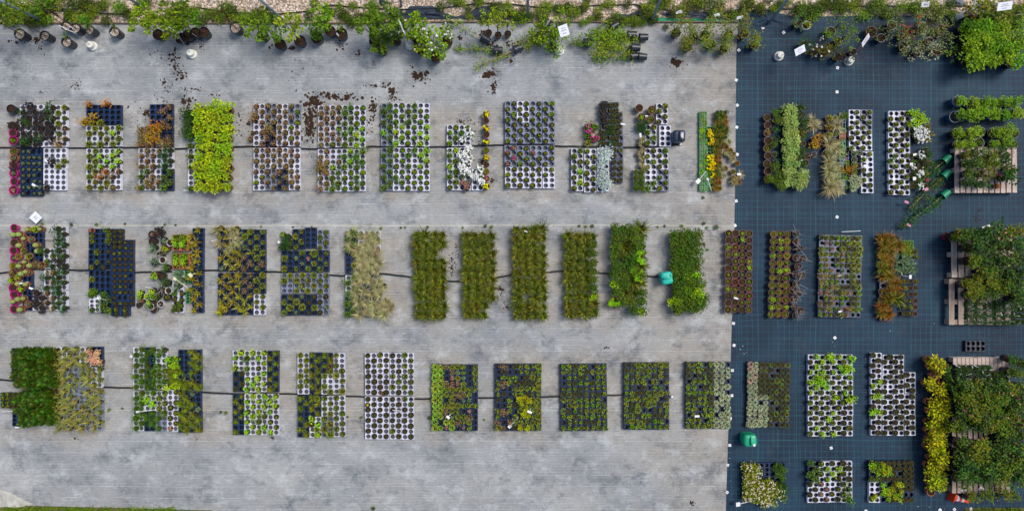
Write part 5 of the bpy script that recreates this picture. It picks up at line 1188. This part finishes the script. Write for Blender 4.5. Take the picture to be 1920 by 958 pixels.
lying(1771, 365, 1690, 428, 'fallen climber with the lowest of three green pots, long cane showing', 'n', .075, .16, 'dark', True, 420, .09)

# ------------------------------------------------------------------ top edge: potted trees, shrubs, canes, weeds
def potted_tree(px, py, label, crown, crad, n=220, leaves='tree', r=.10, h=.19, pot='k', top='soil', leaf=.042, lean=(0, 0), stick=None, clumps=9, name='potted_tree', flowers=None, base=.0):
    clumps = int(clumps * 1.4)
    """crown: height of the crown's middle above the pot rim"""
    rng = random.Random(int(px * 3 + py * 11)); q = P(px, py, h)
    o = link(name, potmesh(pot, r, h, top), (q.x, q.y, base)); tag(o, label, 'potted tree' if 'tree' in name else 'potted shrub', 'potted trees and shrubs along the gravel')
    top_ = Vector((lean[0], lean[1], h + crown))
    mb = MB(); mb.tube([(0, 0, h * .8), (lean[0] * .3 + rng.gauss(0, .01), lean[1] * .3, h + crown * .45), top_], .010, 6, 0, .004)
    cs = []
    for i in range(clumps):
        az = i * 2.4 + rng.uniform(-.4, .4); k = crad * 1.45 * math.sqrt((i + .6) / clumps) * rng.uniform(.7, 1.2)
        c = top_ + Vector((k * math.cos(az), k * math.sin(az), rng.uniform(-.5, .55) * crad)); cs.append((c, crad * rng.uniform(.14, .4)))
        mb.tube([(lean[0] * .4, lean[1] * .4, h + crown * .5), (top_ + c) / 2 - Vector((0, 0, .04)), c], .005, 4, 0, .002)
    link('trunk', mb.mesh('trunk', [F['bark']]), parent=o)
    mb = MB()
    for i in range(n):
        c, rr = cs[rng.randrange(clumps)]; az = rng.uniform(0, 6.28); cz = rng.uniform(-.6, 1); s = math.sqrt(1 - cz * cz); k = rr * rng.uniform(.3, 1.1)
        mb.leaf(c + Vector((k * s * math.cos(az), k * s * math.sin(az), k * cz * .8)), v_dir(az + rng.uniform(-1.2, 1.2), R(rng.uniform(-40, 40))), leaf * rng.uniform(.65, 1.35), leaf * .6 * rng.uniform(.8, 1.2), 0, nrm=rng.uniform(-.5, .5))
    link('crown', mb.mesh('crown', [F[leaves]]), parent=o)
    if flowers:
        mb = MB()
        for i in range(flowers[1]):
            c, rr = cs[rng.randrange(clumps)]; mb.blob(c + Vector((rng.gauss(0, rr * .5), rng.gauss(0, rr * .5), rr * .7)), rng.uniform(.012, .022), 0, rng)
        link('flowers', mb.mesh('flowers', [F[flowers[0]]]), parent=o)
    if stick:
        mb = MB(); mb.box((stick[0] * .01, stick[1] * .01, h + .05), (.028, .004, .16)); s_ = link('tag', mb.mesh('tag', [WHITE]), (0, 0, 0), R(stick[2]), parent=o)
    return o
TR = [
 ((36, 64), 'black gravel-topped pot with a long white tag, first along the gravel', .75, .20, 160, 'mid', .10, 'grit', (-6, 5, 150)), ((83, 67), 'gravel-topped pot between the first tagged pot and the sign', .8, .22, 190, 'mid', .09, 'grit', None),
 ((123, 49), 'gravel-topped pot behind the first sign stand', .9, .2, 150, 'mid', .09, 'grit', None), ((141, 53), 'gravel-topped pot with pinkish tag near the first sign', .85, .2, 150, 'mid', .09, 'grit', (-2, 1, 60)),
 ((167, 56), 'gravel-topped pot holding a small leafy sprig', .12, .10, 60, 'mid', .085, 'grit', None), ((214, 60), 'gravel-topped pot standing apart with a white tag', .03, .03, 8, 'mid', .095, 'grit', (-6, 3, 120)), ((124, 79), 'gravel-topped pot nearest the first sign foot', .02, .03, 8, 'mid', .095, 'grit', None),
 ((296, 65), 'black potted tree, yellow-green, first of the second group', .55, .24, 330, 'tree', .10, 'soil', None), ((338, 72), 'yellow-green potted tree above the second sign foot', .5, .26, 380, 'tree', .10, 'soil', (0, 4, 80)), ((352, 66), 'leafy potted tree overhanging the second sign', .6, .27, 380, 'tree', .10, 'soil', None),
 ((366, 62), 'darker leafy potted tree of the second group', .6, .24, 300, 'mid', .10, 'soil', (-4, 4, 140)), ((382, 61), 'black pot with bare trunk at the end of the second group', .5, .14, 110, 'mid', .10, 'soil', None), ((441, 52), 'tan-topped pot standing alone between two groups', .6, .12, 70, 'weedd', .105, 'grit', None),
 ((492, 66), 'blue-green leafy shrub beside the third group of pots', .35, .26, 380, 'mid', .10, 'soil', (3, -3, 40)), ((525, 83), 'black pot lowest in the third group with small plant', .5, .22, 240, 'mid', .10, 'soil', None), ((562, 77), 'black potted tree with a white tag in the third group', .55, .24, 260, 'tree', .105, 'soil', (-1, 6, 5)), ((594, 71), 'round-crowned potted tree in the third group', .15, .16, 150, 'mid', .11, 'soil', None),
 ((619, 59), 'potted tree with bright crown over the gravel', .5, .20, 260, 'tree', .10, 'soil', None), ((640, 64), 'nearly bare black pot with a green label', .04, .05, 20, 'mid', .11, 'soil', (-5, 4, 70)),
 ((702, 78), 'potted shrub with feathery dark green foliage by the third sign', .55, .22, 260, 'mid', .10, 'soil', (1, 3, 130)), ((722, 66), 'feathery dark shrub beside the torn black fabric', .6, .30, 420, 'mid', .10, 'soil', None), ((742, 74), 'feathery dark green shrub left standing by the flat sign foot', .35, .24, 360, 'dark', .10, 'soil', None), ((716, 95), 'low feathery shrub leaning over grey fabric', .12, .20, 220, 'mid', .08, 'soil', None),
 ((782, 72), 'bright leafy potted shrub under torn black fabric', .35, .24, 360, 'tree', .10, 'soil', None), ((789, 92), 'white-blossomed shrub with loose arching branches', .25, .22, 260, 'tree', .10, 'soil', None), ((838, 78), 'black pot half hidden by the blossoming shrub', .2, .14, 80, 'tree', .105, 'soil', None), ((817, 106), 'black pot nearest the middle with yellowish leaves and blossoms', .3, .26, 300, 'tree', .11, 'soil', (1, 2, 100)),
]
for (p_, lb, cr, rad, n, lv, r_, tp, st) in TR:
    potted_tree(*p_, lb, cr, rad * .78, int(n * 1.1) if n > 50 else n, lv, r_, .23 if tp == 'grit' else .19, 'k', tp, .055, (0, .10), st, flowers=('white', 14) if 'bloss' in lb else None)
potted_tree(1035, 88, 'bright leafy potted tree beside the cone-shaped sign foot', .2, .17, 330, 'tree', .085, .15)
potted_tree(1042, 62, 'bright-leaved potted tree right above the square sign', .4, .15, 260, 'tree', .085, .15); potted_tree(1012, 68, 'leafy potted tree among the fallen canes', .3, .15, 220, 'tree', .085, .15)
potted_tree(1104, 80, 'small dark shrub pot at the edge of the heaped green plants', .15, .13, 160, 'mid', .085, .13)
for x, y, lb in ((916, 62, 'first'), (934, 66, 'second'), (952, 64, 'third')): potted_tree(x, y, f"slim caned plant in black pot, {lb} of three standing together", .75, .13, 120, 'tree', .065, .13, clumps=5, name='caned_plant')
for args in ((909, 74, 835, 32, 'black pot on its side with a long bare bamboo cane', 'k', .085, .17, 'tree', True, 110, .07), (932, 95, 850, 90, 'fallen pot with a leafy cane lying straight across the fabric', 'k', .085, .17, 'tree', True, 190, .06), (970, 92, 890, 128, 'fallen pot whose leafy cane points down across bare fabric', 'k', .085, .17, 'tree', True, 170, .10),
             (1052, 52, 960, 85, 'fallen plant with long cane below the three caned pots', 'k', .085, .17, 'tree', True, 300, .12), (1024, 70, 985, 90, 'short fallen plant by the grey sign board', 'k', .085, .15, 'tree', True, 200, .10), (1025, 46, 1000, 85, 'fallen plant half under the others near the steel post', 'k', .085, .15, 'tree', False, 160, .10),
             (1183, 66, 1120, 66, 'fallen black pot, uppermost of the heap of green plants', 'k', .08, .17, 'tree', False, 420, .17), (1205, 71, 1130, 76, 'fallen black pot with white-tipped stem at the end of the heap', 'k', .08, .16, 'tree', False, 460, .17), (1190, 90, 1115, 86, 'fallen black pot, middle of the heap of green plants', 'k', .085, .17, 'tree', False, 460, .18),
             (1203, 107, 1108, 100, 'fallen black pot, lowest of the heap, pale cane beside it', 'k', .08, .16, 'tree', True, 340, .13), (1188, 106, 1112, 112, 'fallen black pot tucked under the lowest one of the heap', 'k', .075, .14, 'mid', False, 160, .10), (1151, 50, 1112, 72, 'fallen black pot at the corner of the torn fabric', 'k', .075, .15, 'tree', False, 260, .14), (1099, 80, 1066, 84, 'short fallen plant pointing away from the heap', 'k', .075, .12, 'mid', False, 130, .07)):
    lying(*args)
for x, y, tx, ty, lb in ((1268, 62, 1290, -6, 'climber in black pot on a tall cane, first by the green netting'), (1300, 72, 1289, 30, 'dense climber pot with a printed label by the grey edge'), (1290, 88, 1280, 70, 'dark climber pot nearest bare grey fabric'), (1322, 66, 1338, 24, 'climber on a leaning cane with white ribbon'), (1334, 84, 1312, 72, 'leaning climber with pale flowers by the seam'), (1357, 92, 1370, 56, 'large climber pot at the seam of both fabrics'), (1366, 66, 1345, 0, 'climber on the longest slanting cane'), (1395, 64, 1396, 10, 'climber with a white label on black fabric'), (1415, 84, 1418, 64, 'leafy climber pot alone on the black fabric')):
    h = .17; rng = random.Random(int(x)); q = P(x, y, h); zt = .95; e = P(tx, ty, zt)
    o = link('potted_climber', potmesh('k', .085, h), (q.x, q.y, .006)); tag(o, lb, 'climber', 'potted climbers near the seam')
    d = e - Vector((q.x, q.y, 0)); mb = MB(); mb.tube([(0, 0, h * .8), d], .006, 6); link('cane', mb.mesh('cane', [F['cane']]), parent=o)
    mb = MB()
    for i in range(190):
        u = rng.random() ** 1.5 * .8; c = Vector((0, 0, h * .9)) * (1 - u) + d * u; k = .13 * (1 - .55 * u)
        mb.leaf(c + Vector((rng.gauss(0, k * .6), rng.gauss(0, k * .6), rng.gauss(.02, .04))), v_dir(rng.uniform(0, 6.28), R(rng.uniform(-30, 40))), rng.uniform(.025, .05), .026)
    link('foliage', mb.mesh('foliage', [F["rosel"]]), parent=o)
    if 'label' in lb or 'first' in lb or 'longest' in lb:
        mb = MB(); mb.box((0, 0, 0), (.13, .05, .004)); c = link('label', mb.mesh('label', [WHITE]), d * .62 + Vector((-.06, 0, 0)), .35, parent=o); c.rotation_euler = (.5, .2, .3)
def shrub(px, py, label, leaves, rad, crown, n, r=.09, **kw): return potted_tree(px, py, label, crown, rad, n, leaves, r, .15, kw.pop('pot', 'k'), kw.pop('top', 'soil'), kw.pop('leaf', .03), clumps=kw.pop('clumps', 10), name='potted_shrub', base=.006, **kw)
for a in ((1512, 48, 'shrub in a pale round pot at the wrinkled fabric', 'gold', .06, .06, 60, .08, {'pot': 'w'}), (1494, 46, 'small bright shrub beside the pale round pot', 'mid', .12, .2, 120, .06, {}), (1506, 84, 'dark shrub above the tilted white sign', 'dark', .11, .15, 110, .07, {}), (1528, 96, 'bronze shrub with tiny white flowers', 'thyme', .15, .12, 200, .08, {'flowers': ('white', 14)}), (1548, 98, 'second bronze shrub beside the tiny white flowers', 'sedge', .15, .15, 200, .08, {}),
          (1572, 108, 'purple-brown shrub by the small concrete foot', 'purple', .14, .15, 170, .08, {}), (1600, 98, 'sparse purple shrub below the steep sign', 'purple', .12, .12, 70, .07, {}), (1558, 60, 'tall green shrub in the middle of the black fabric edge', 'mid', .24, .35, 380, .09, {}), (1572, 78, 'green shrub with upright shoots beside the bronze ones', 'mid', .18, .25, 260, .08, {}),
          (1634, 60, 'brown-topped pot behind the steep sign', 'thyme', .09, .08, 60, .10, {'pot': 'b'}), (1763, 56, 'brown pot alone with a turquoise tag', 'thyme', .04, .03, 20, .09, {'pot': 'b'}), (1757, 96, 'brown pot with thin bare branches below the olives', 'olive', .12, .15, 60, .09, {'pot': 'b'}), (1785, 100, 'small green sprawling shrub by the vivid corner mass', 'green', .13, .08, 90, .07, {}), (1812, 92, 'pale sprawling branch shrub at the foot of the corner mass', 'var', .10, .10, 60, .06, {}),
          (1672, 48, 'grey-green olive shrub next to the weeds', 'olive', .24, .3, 280, .09, {}), (1700, 60, 'grey-green olive shrub with reddish leaves inside', 'olive', .28, .35, 360, .09, {'flowers': ('red', 12)}), (1730, 52, 'grey-green olive shrub below the pale blue board', 'olive', .26, .35, 320, .09, {}), (1694, 88, 'silvery olive shrub hanging over black fabric', 'olive', .22, .3, 280, .09, {}), (1720, 98, 'silvery shrub with white tags, lowest of the olives', 'pale', .22, .25, 240, .09, {}), (1742, 78, 'silvery olive shrub between the two brown pots', 'olive', .2, .3, 220, .08, {}), (1652, 72, 'thin olive shrub with reaching twigs', 'olive', .18, .3, 110, .08, {}), (1690, 70, 'red-leaved shrub among the olives', 'red', .09, .25, 50, .07, {})):
    shrub(a[0], a[1], a[2], a[3], a[4], a[5], a[6], a[7], **a[8])
# weeds along the gravel
WD = []
for i in range(6):
    rng = random.Random(900 + i); mb = MB(); bush(rng, mb, 260, .16, .18, .036, .5, 10, cr=.38); tuft(rng, mb, 24, .2, .01, (25, 80), (20, 90), .08)
    if i % 3 == 0:
        pass
    WD.append(mb.mesh('weed', [F['weed' if i % 2 else 'weedd']]))
rng = random.Random(77); wl = []
def weedline(x0, x1, y0, y1, n, smin, smax):
    for i in range(n): wl.append((x0 + (x1 - x0) * (i + rng.random()) / n, rng.uniform(y0, y1), rng.uniform(smin, smax)))
weedline(-40, 110, 0, 42, 22, .9, 1.4); weedline(125, 210, 8, 42, 11, .7, 1.2); weedline(225, 300, 4, 42, 7, .6, 1.1); weedline(300, 420, 18, 42, 10, .5, 1.0); weedline(420, 520, 18, 42, 12, .6, 1.1); weedline(600, 760, 30, 46, 10, .5, .9); weedline(860, 1000, 22, 40, 8, .5, .8); weedline(1090, 1240, 30, 46, 9, .45, .8); weedline(575, 720, 4, 34, 9, .5, .9); weedline(640, 720, 28, 42, 5, .5, .8)
weedline(820, 960, 2, 26, 9, .5, .9); weedline(960, 1100, 12, 40, 13, .6, 1.0); weedline(1100, 1200, 20, 44, 7, .5, .9); weedline(1080, 1250, -4, 18, 8, .4, .8); weedline(1200, 1400, 2, 34, 20, .6, 1.0); weedline(1390, 1480, 0, 22, 8, .6, 1.0); weedline(1480, 1790, 10, 32, 26, .7, 1.15); weedline(1840, 1930, 8, 34, 9, .6, 1.0); weedline(1530, 1580, 6, 22, 4, .6, 1)
wl.sort()
for i, (x, y, s) in enumerate(wl):
    if 752 < x < 870 and 18 < y < 40: y = 8
    o = link('weed_clump', WD[i % 6], P(x, y, .0), rng.uniform(0, 6.28), s * .92); o.location.z = -.006
    tag(o, f"leafy weed clump on the gravel edge, {NUM[i % 30 + 1]} along" + (' the stretch ' + ('before the second sign', 'before the torn fabric', 'around the steel posts', 'before the green netting', 'by the black fabric', 'before the pale blue board', 'near the corner shrubs')[min(6, i // 30)]), 'weed', 'weeds along the gravel')
# small weeds in the fabric seams
for i, (x, y, s) in enumerate(((80, 420, .25), (135, 421, .3), (182, 421, .28), (235, 420, .2), (310, 421, .25), (330, 422, .2), (490, 425, .18), (550, 426, .18), (715, 428, .25), (752, 427, .2), (760, 427, .2), (802, 426, .22), (868, 427, .2), (910, 424, .28), (922, 426, .28), (1086, 424, .22), (1098, 425, .25), (1110, 424, .3), (1233, 426, .2), (1246, 424, .22), (1278, 424, .3), (1319, 419, .3), (1325, 427, .25), (1342, 426, .4), (1319, 456, .2), (1318, 371, .25), (1326, 468, .25), (415, 772, .25), (424, 773, .3), (652, 781, .2), (678, 782, .25), (700, 952, .3), (206, 768, .3), (230, 765, .2), (908, 786, .2), (806, 782, .35), (690, 277, .25), (585, 425, .15), (1285, 50, .3), (1248, 52, .5), (1010, 47, .4), (1190, 48, .5), (1065, 46, .4), (1880, 408, .2))):
    o = link('seam_weed', WD[(i * 5 + 1) % 6], P(x, y, 0), i * 1.7, s * .8); tag(o, f"small weed growing through the fabric seam, {ORD[i % 20 + 1]}" + (' along the upper seam', ' along the middle seam', ' of the scattered ones')[i // 20], 'weed', 'small weeds in the fabric')
# grass at the lower edges
def grass(px0, py0, px1, py1, n, label, seed):
    rng = random.Random(seed); mb = MB()
    for i in range(n):
        x, y = gp(rng.uniform(px0, px1), py0 + (py1 - py0) * rng.random() ** .8)
        mb.blade((x, y, -.006), rng.uniform(0, 6.28), R(rng.uniform(35, 85)), rng.uniform(.04, .13), .011, R(rng.uniform(20, 80)), n=2)
    o = link('grass', mb.mesh('grass', [F['weed']])); tag(o, label, 'grass', kind='stuff')
grass(8, 949, 330, 985, 4200, 'strip of green grass along the lower edge of the grey fabric', 1); grass(1812, 951, 1990, 985, 2200, 'strip of green grass below the lowest rose bushes', 2)
sheet('pale_gravel_patch', [gp(*p) for p in ((-60, 918), (-10, 915), (18, 922), (40, 934), (62, 944), (40, 950), (0, 950), (-60, 950))], .003, plain('pale_grit', '#cfccc0', .9, .1, .5, 5))
# torn fabric and netting on the gravel
def crumple(name, outline, mat, label, seed, zz=.05):
    rng = random.Random(seed); n = len(outline); mb = MB(); cx = sum(p[0] for p in outline) / n; cy = sum(p[1] for p in outline) / n
    rings = []
    for k in (1, .72, .42, .15):
        rings.append([P(cx + (x - cx) * k + rng.uniform(-1, 1), cy + (y - cy) * k + rng.uniform(-.8, .8), .006 + rng.random() * zz * (1.15 - k * .9)) for x, y in outline])
    vs = [p for r_ in rings for p in r_]; fs = []
    for j in range(3):
        for i in range(n): fs.append((j * n + i, j * n + (i + 1) % n, (j + 1) * n + (i + 1) % n, (j + 1) * n + i))
    fs.append(tuple(3 * n + i for i in range(n))); mb.add(vs, fs)
    o = link(name, mb.mesh(name, [mat], True)); tag(o, label, 'torn fabric')
def dense(pts, k=3):
    out = []
    for (x0, y0), (x1, y1) in zip(pts, pts[1:] + pts[:1]):
        for i in range(k): out.append((x0 + (x1 - x0) * i / k, y0 + (y1 - y0) * i / k))
    return out
TORN = plain('torn_black_fabric', '#2a3547', .6, .3, .4, 6); NET = plain('green_netting', '#1f8f64', .6, .2, .4, 40)
for i, (pl, lb) in enumerate((([(768, 12), (812, 12), (824, 20), (848, 30), (866, 34), (820, 37), (790, 36), (722, 32), (716, 26), (760, 24)], 'large torn sheet of black fabric on gravel beside the third sign'), ([(112, 15), (132, 18), (140, 28), (134, 42), (118, 40), (122, 26)], 'torn black fabric corner among the first weeds'), ([(66, 26), (85, 32), (80, 42), (70, 38)], 'scrap of black fabric at the foot of the first steel post'),
        ([(892, 14), (918, 12), (960, 20), (988, 26), (988, 38), (930, 38), (880, 36), (846, 34), (880, 26)], 'torn black fabric behind the three caned plants'), ([(1142, 40), (1156, 26), (1178, 28), (1196, 20), (1222, 18), (1226, 24), (1196, 30), (1176, 38), (1152, 42)], 'torn black fabric strip between weeds before the netting'), ([(1236, 24), (1290, 20), (1330, 24), (1388, 18), (1392, 36), (1340, 38), (1290, 34), (1250, 32)], 'torn black fabric above the green netting'),
        ([(710, -2), (718, -4), (722, 8), (714, 12)], 'small black fabric flap by the gravel hose'), ([(1386, 24), (1420, 18), (1452, 22), (1482, 30), (1486, 46), (1462, 52), (1430, 52), (1400, 44)], 'wrinkled corner of black fabric around the last steel post'))):
    crumple('torn_fabric', dense(pl), TORN if i < 7 else DARK, lb, i + 20, .05)
crumple('green_netting', dense([(1232, 33), (1262, 36), (1300, 36), (1384, 40), (1386, 44), (1230, 43)]), NET, 'strip of green netting between torn fabric and timber edging', 40, .03)
crumple('grey_netting', dense([(1780, -6), (1800, -4), (1812, 6), (1806, 14), (1790, 10), (1776, 4)]), plain('grey_net', '#6c717a', .7), 'crumpled grey netting among the tall concrete feet', 41, .05)

# ------------------------------------------------------------------ camera, sky, sun
cam = bpy.data.cameras.new('camera'); co = bpy.data.objects.new('camera', cam); C.objects.link(co)
co.location = (0, 0, H); co.rotation_euler = (0, 0, 0)
cam.sensor_width = 36; cam.lens = 36 * H / 19.2; cam.clip_end = 500
bpy.context.scene.camera = co
W = bpy.data.worlds.new('World'); bpy.context.scene.world = W; W.use_nodes = True
nt = W.node_tree; nt.nodes.clear()
sky = nt.nodes.new('ShaderNodeTexSky'); sky.sky_type = 'NISHITA'; sky.sun_disc = False
EL, AZ = 58, 60        # the sun stands to the upper right of the picture; AZ is measured from +Y towards +X
sky.sun_elevation = R(EL); sky.sun_rotation = R(AZ); sky.air_density = 1.0; sky.dust_density = 3.0
bg = nt.nodes.new('ShaderNodeBackground'); bg.inputs[1].default_value = .088
ow = nt.nodes.new('ShaderNodeOutputWorld'); nt.links.new(sky.outputs[0], bg.inputs[0]); nt.links.new(bg.outputs[0], ow.inputs[0])
sl = bpy.data.lights.new('sun', 'SUN'); sl.energy = 1.5; sl.angle = R(20); sl.color = (1, .965, .92)
so = bpy.data.objects.new('sun', sl); C.objects.link(so)
dvec = Vector((math.sin(R(AZ)) * math.cos(R(EL)), math.cos(R(AZ)) * math.cos(R(EL)), math.sin(R(EL))))
so.rotation_euler = dvec.to_track_quat('Z', 'Y').to_euler(); so.location = dvec * 30
sc = bpy.context.scene
sc.view_settings.view_transform = 'Standard'; sc.view_settings.look = 'None'; sc.view_settings.gamma = 1; sc.view_settings.use_curve_mapping = False
sc.view_settings.exposure = 0.78
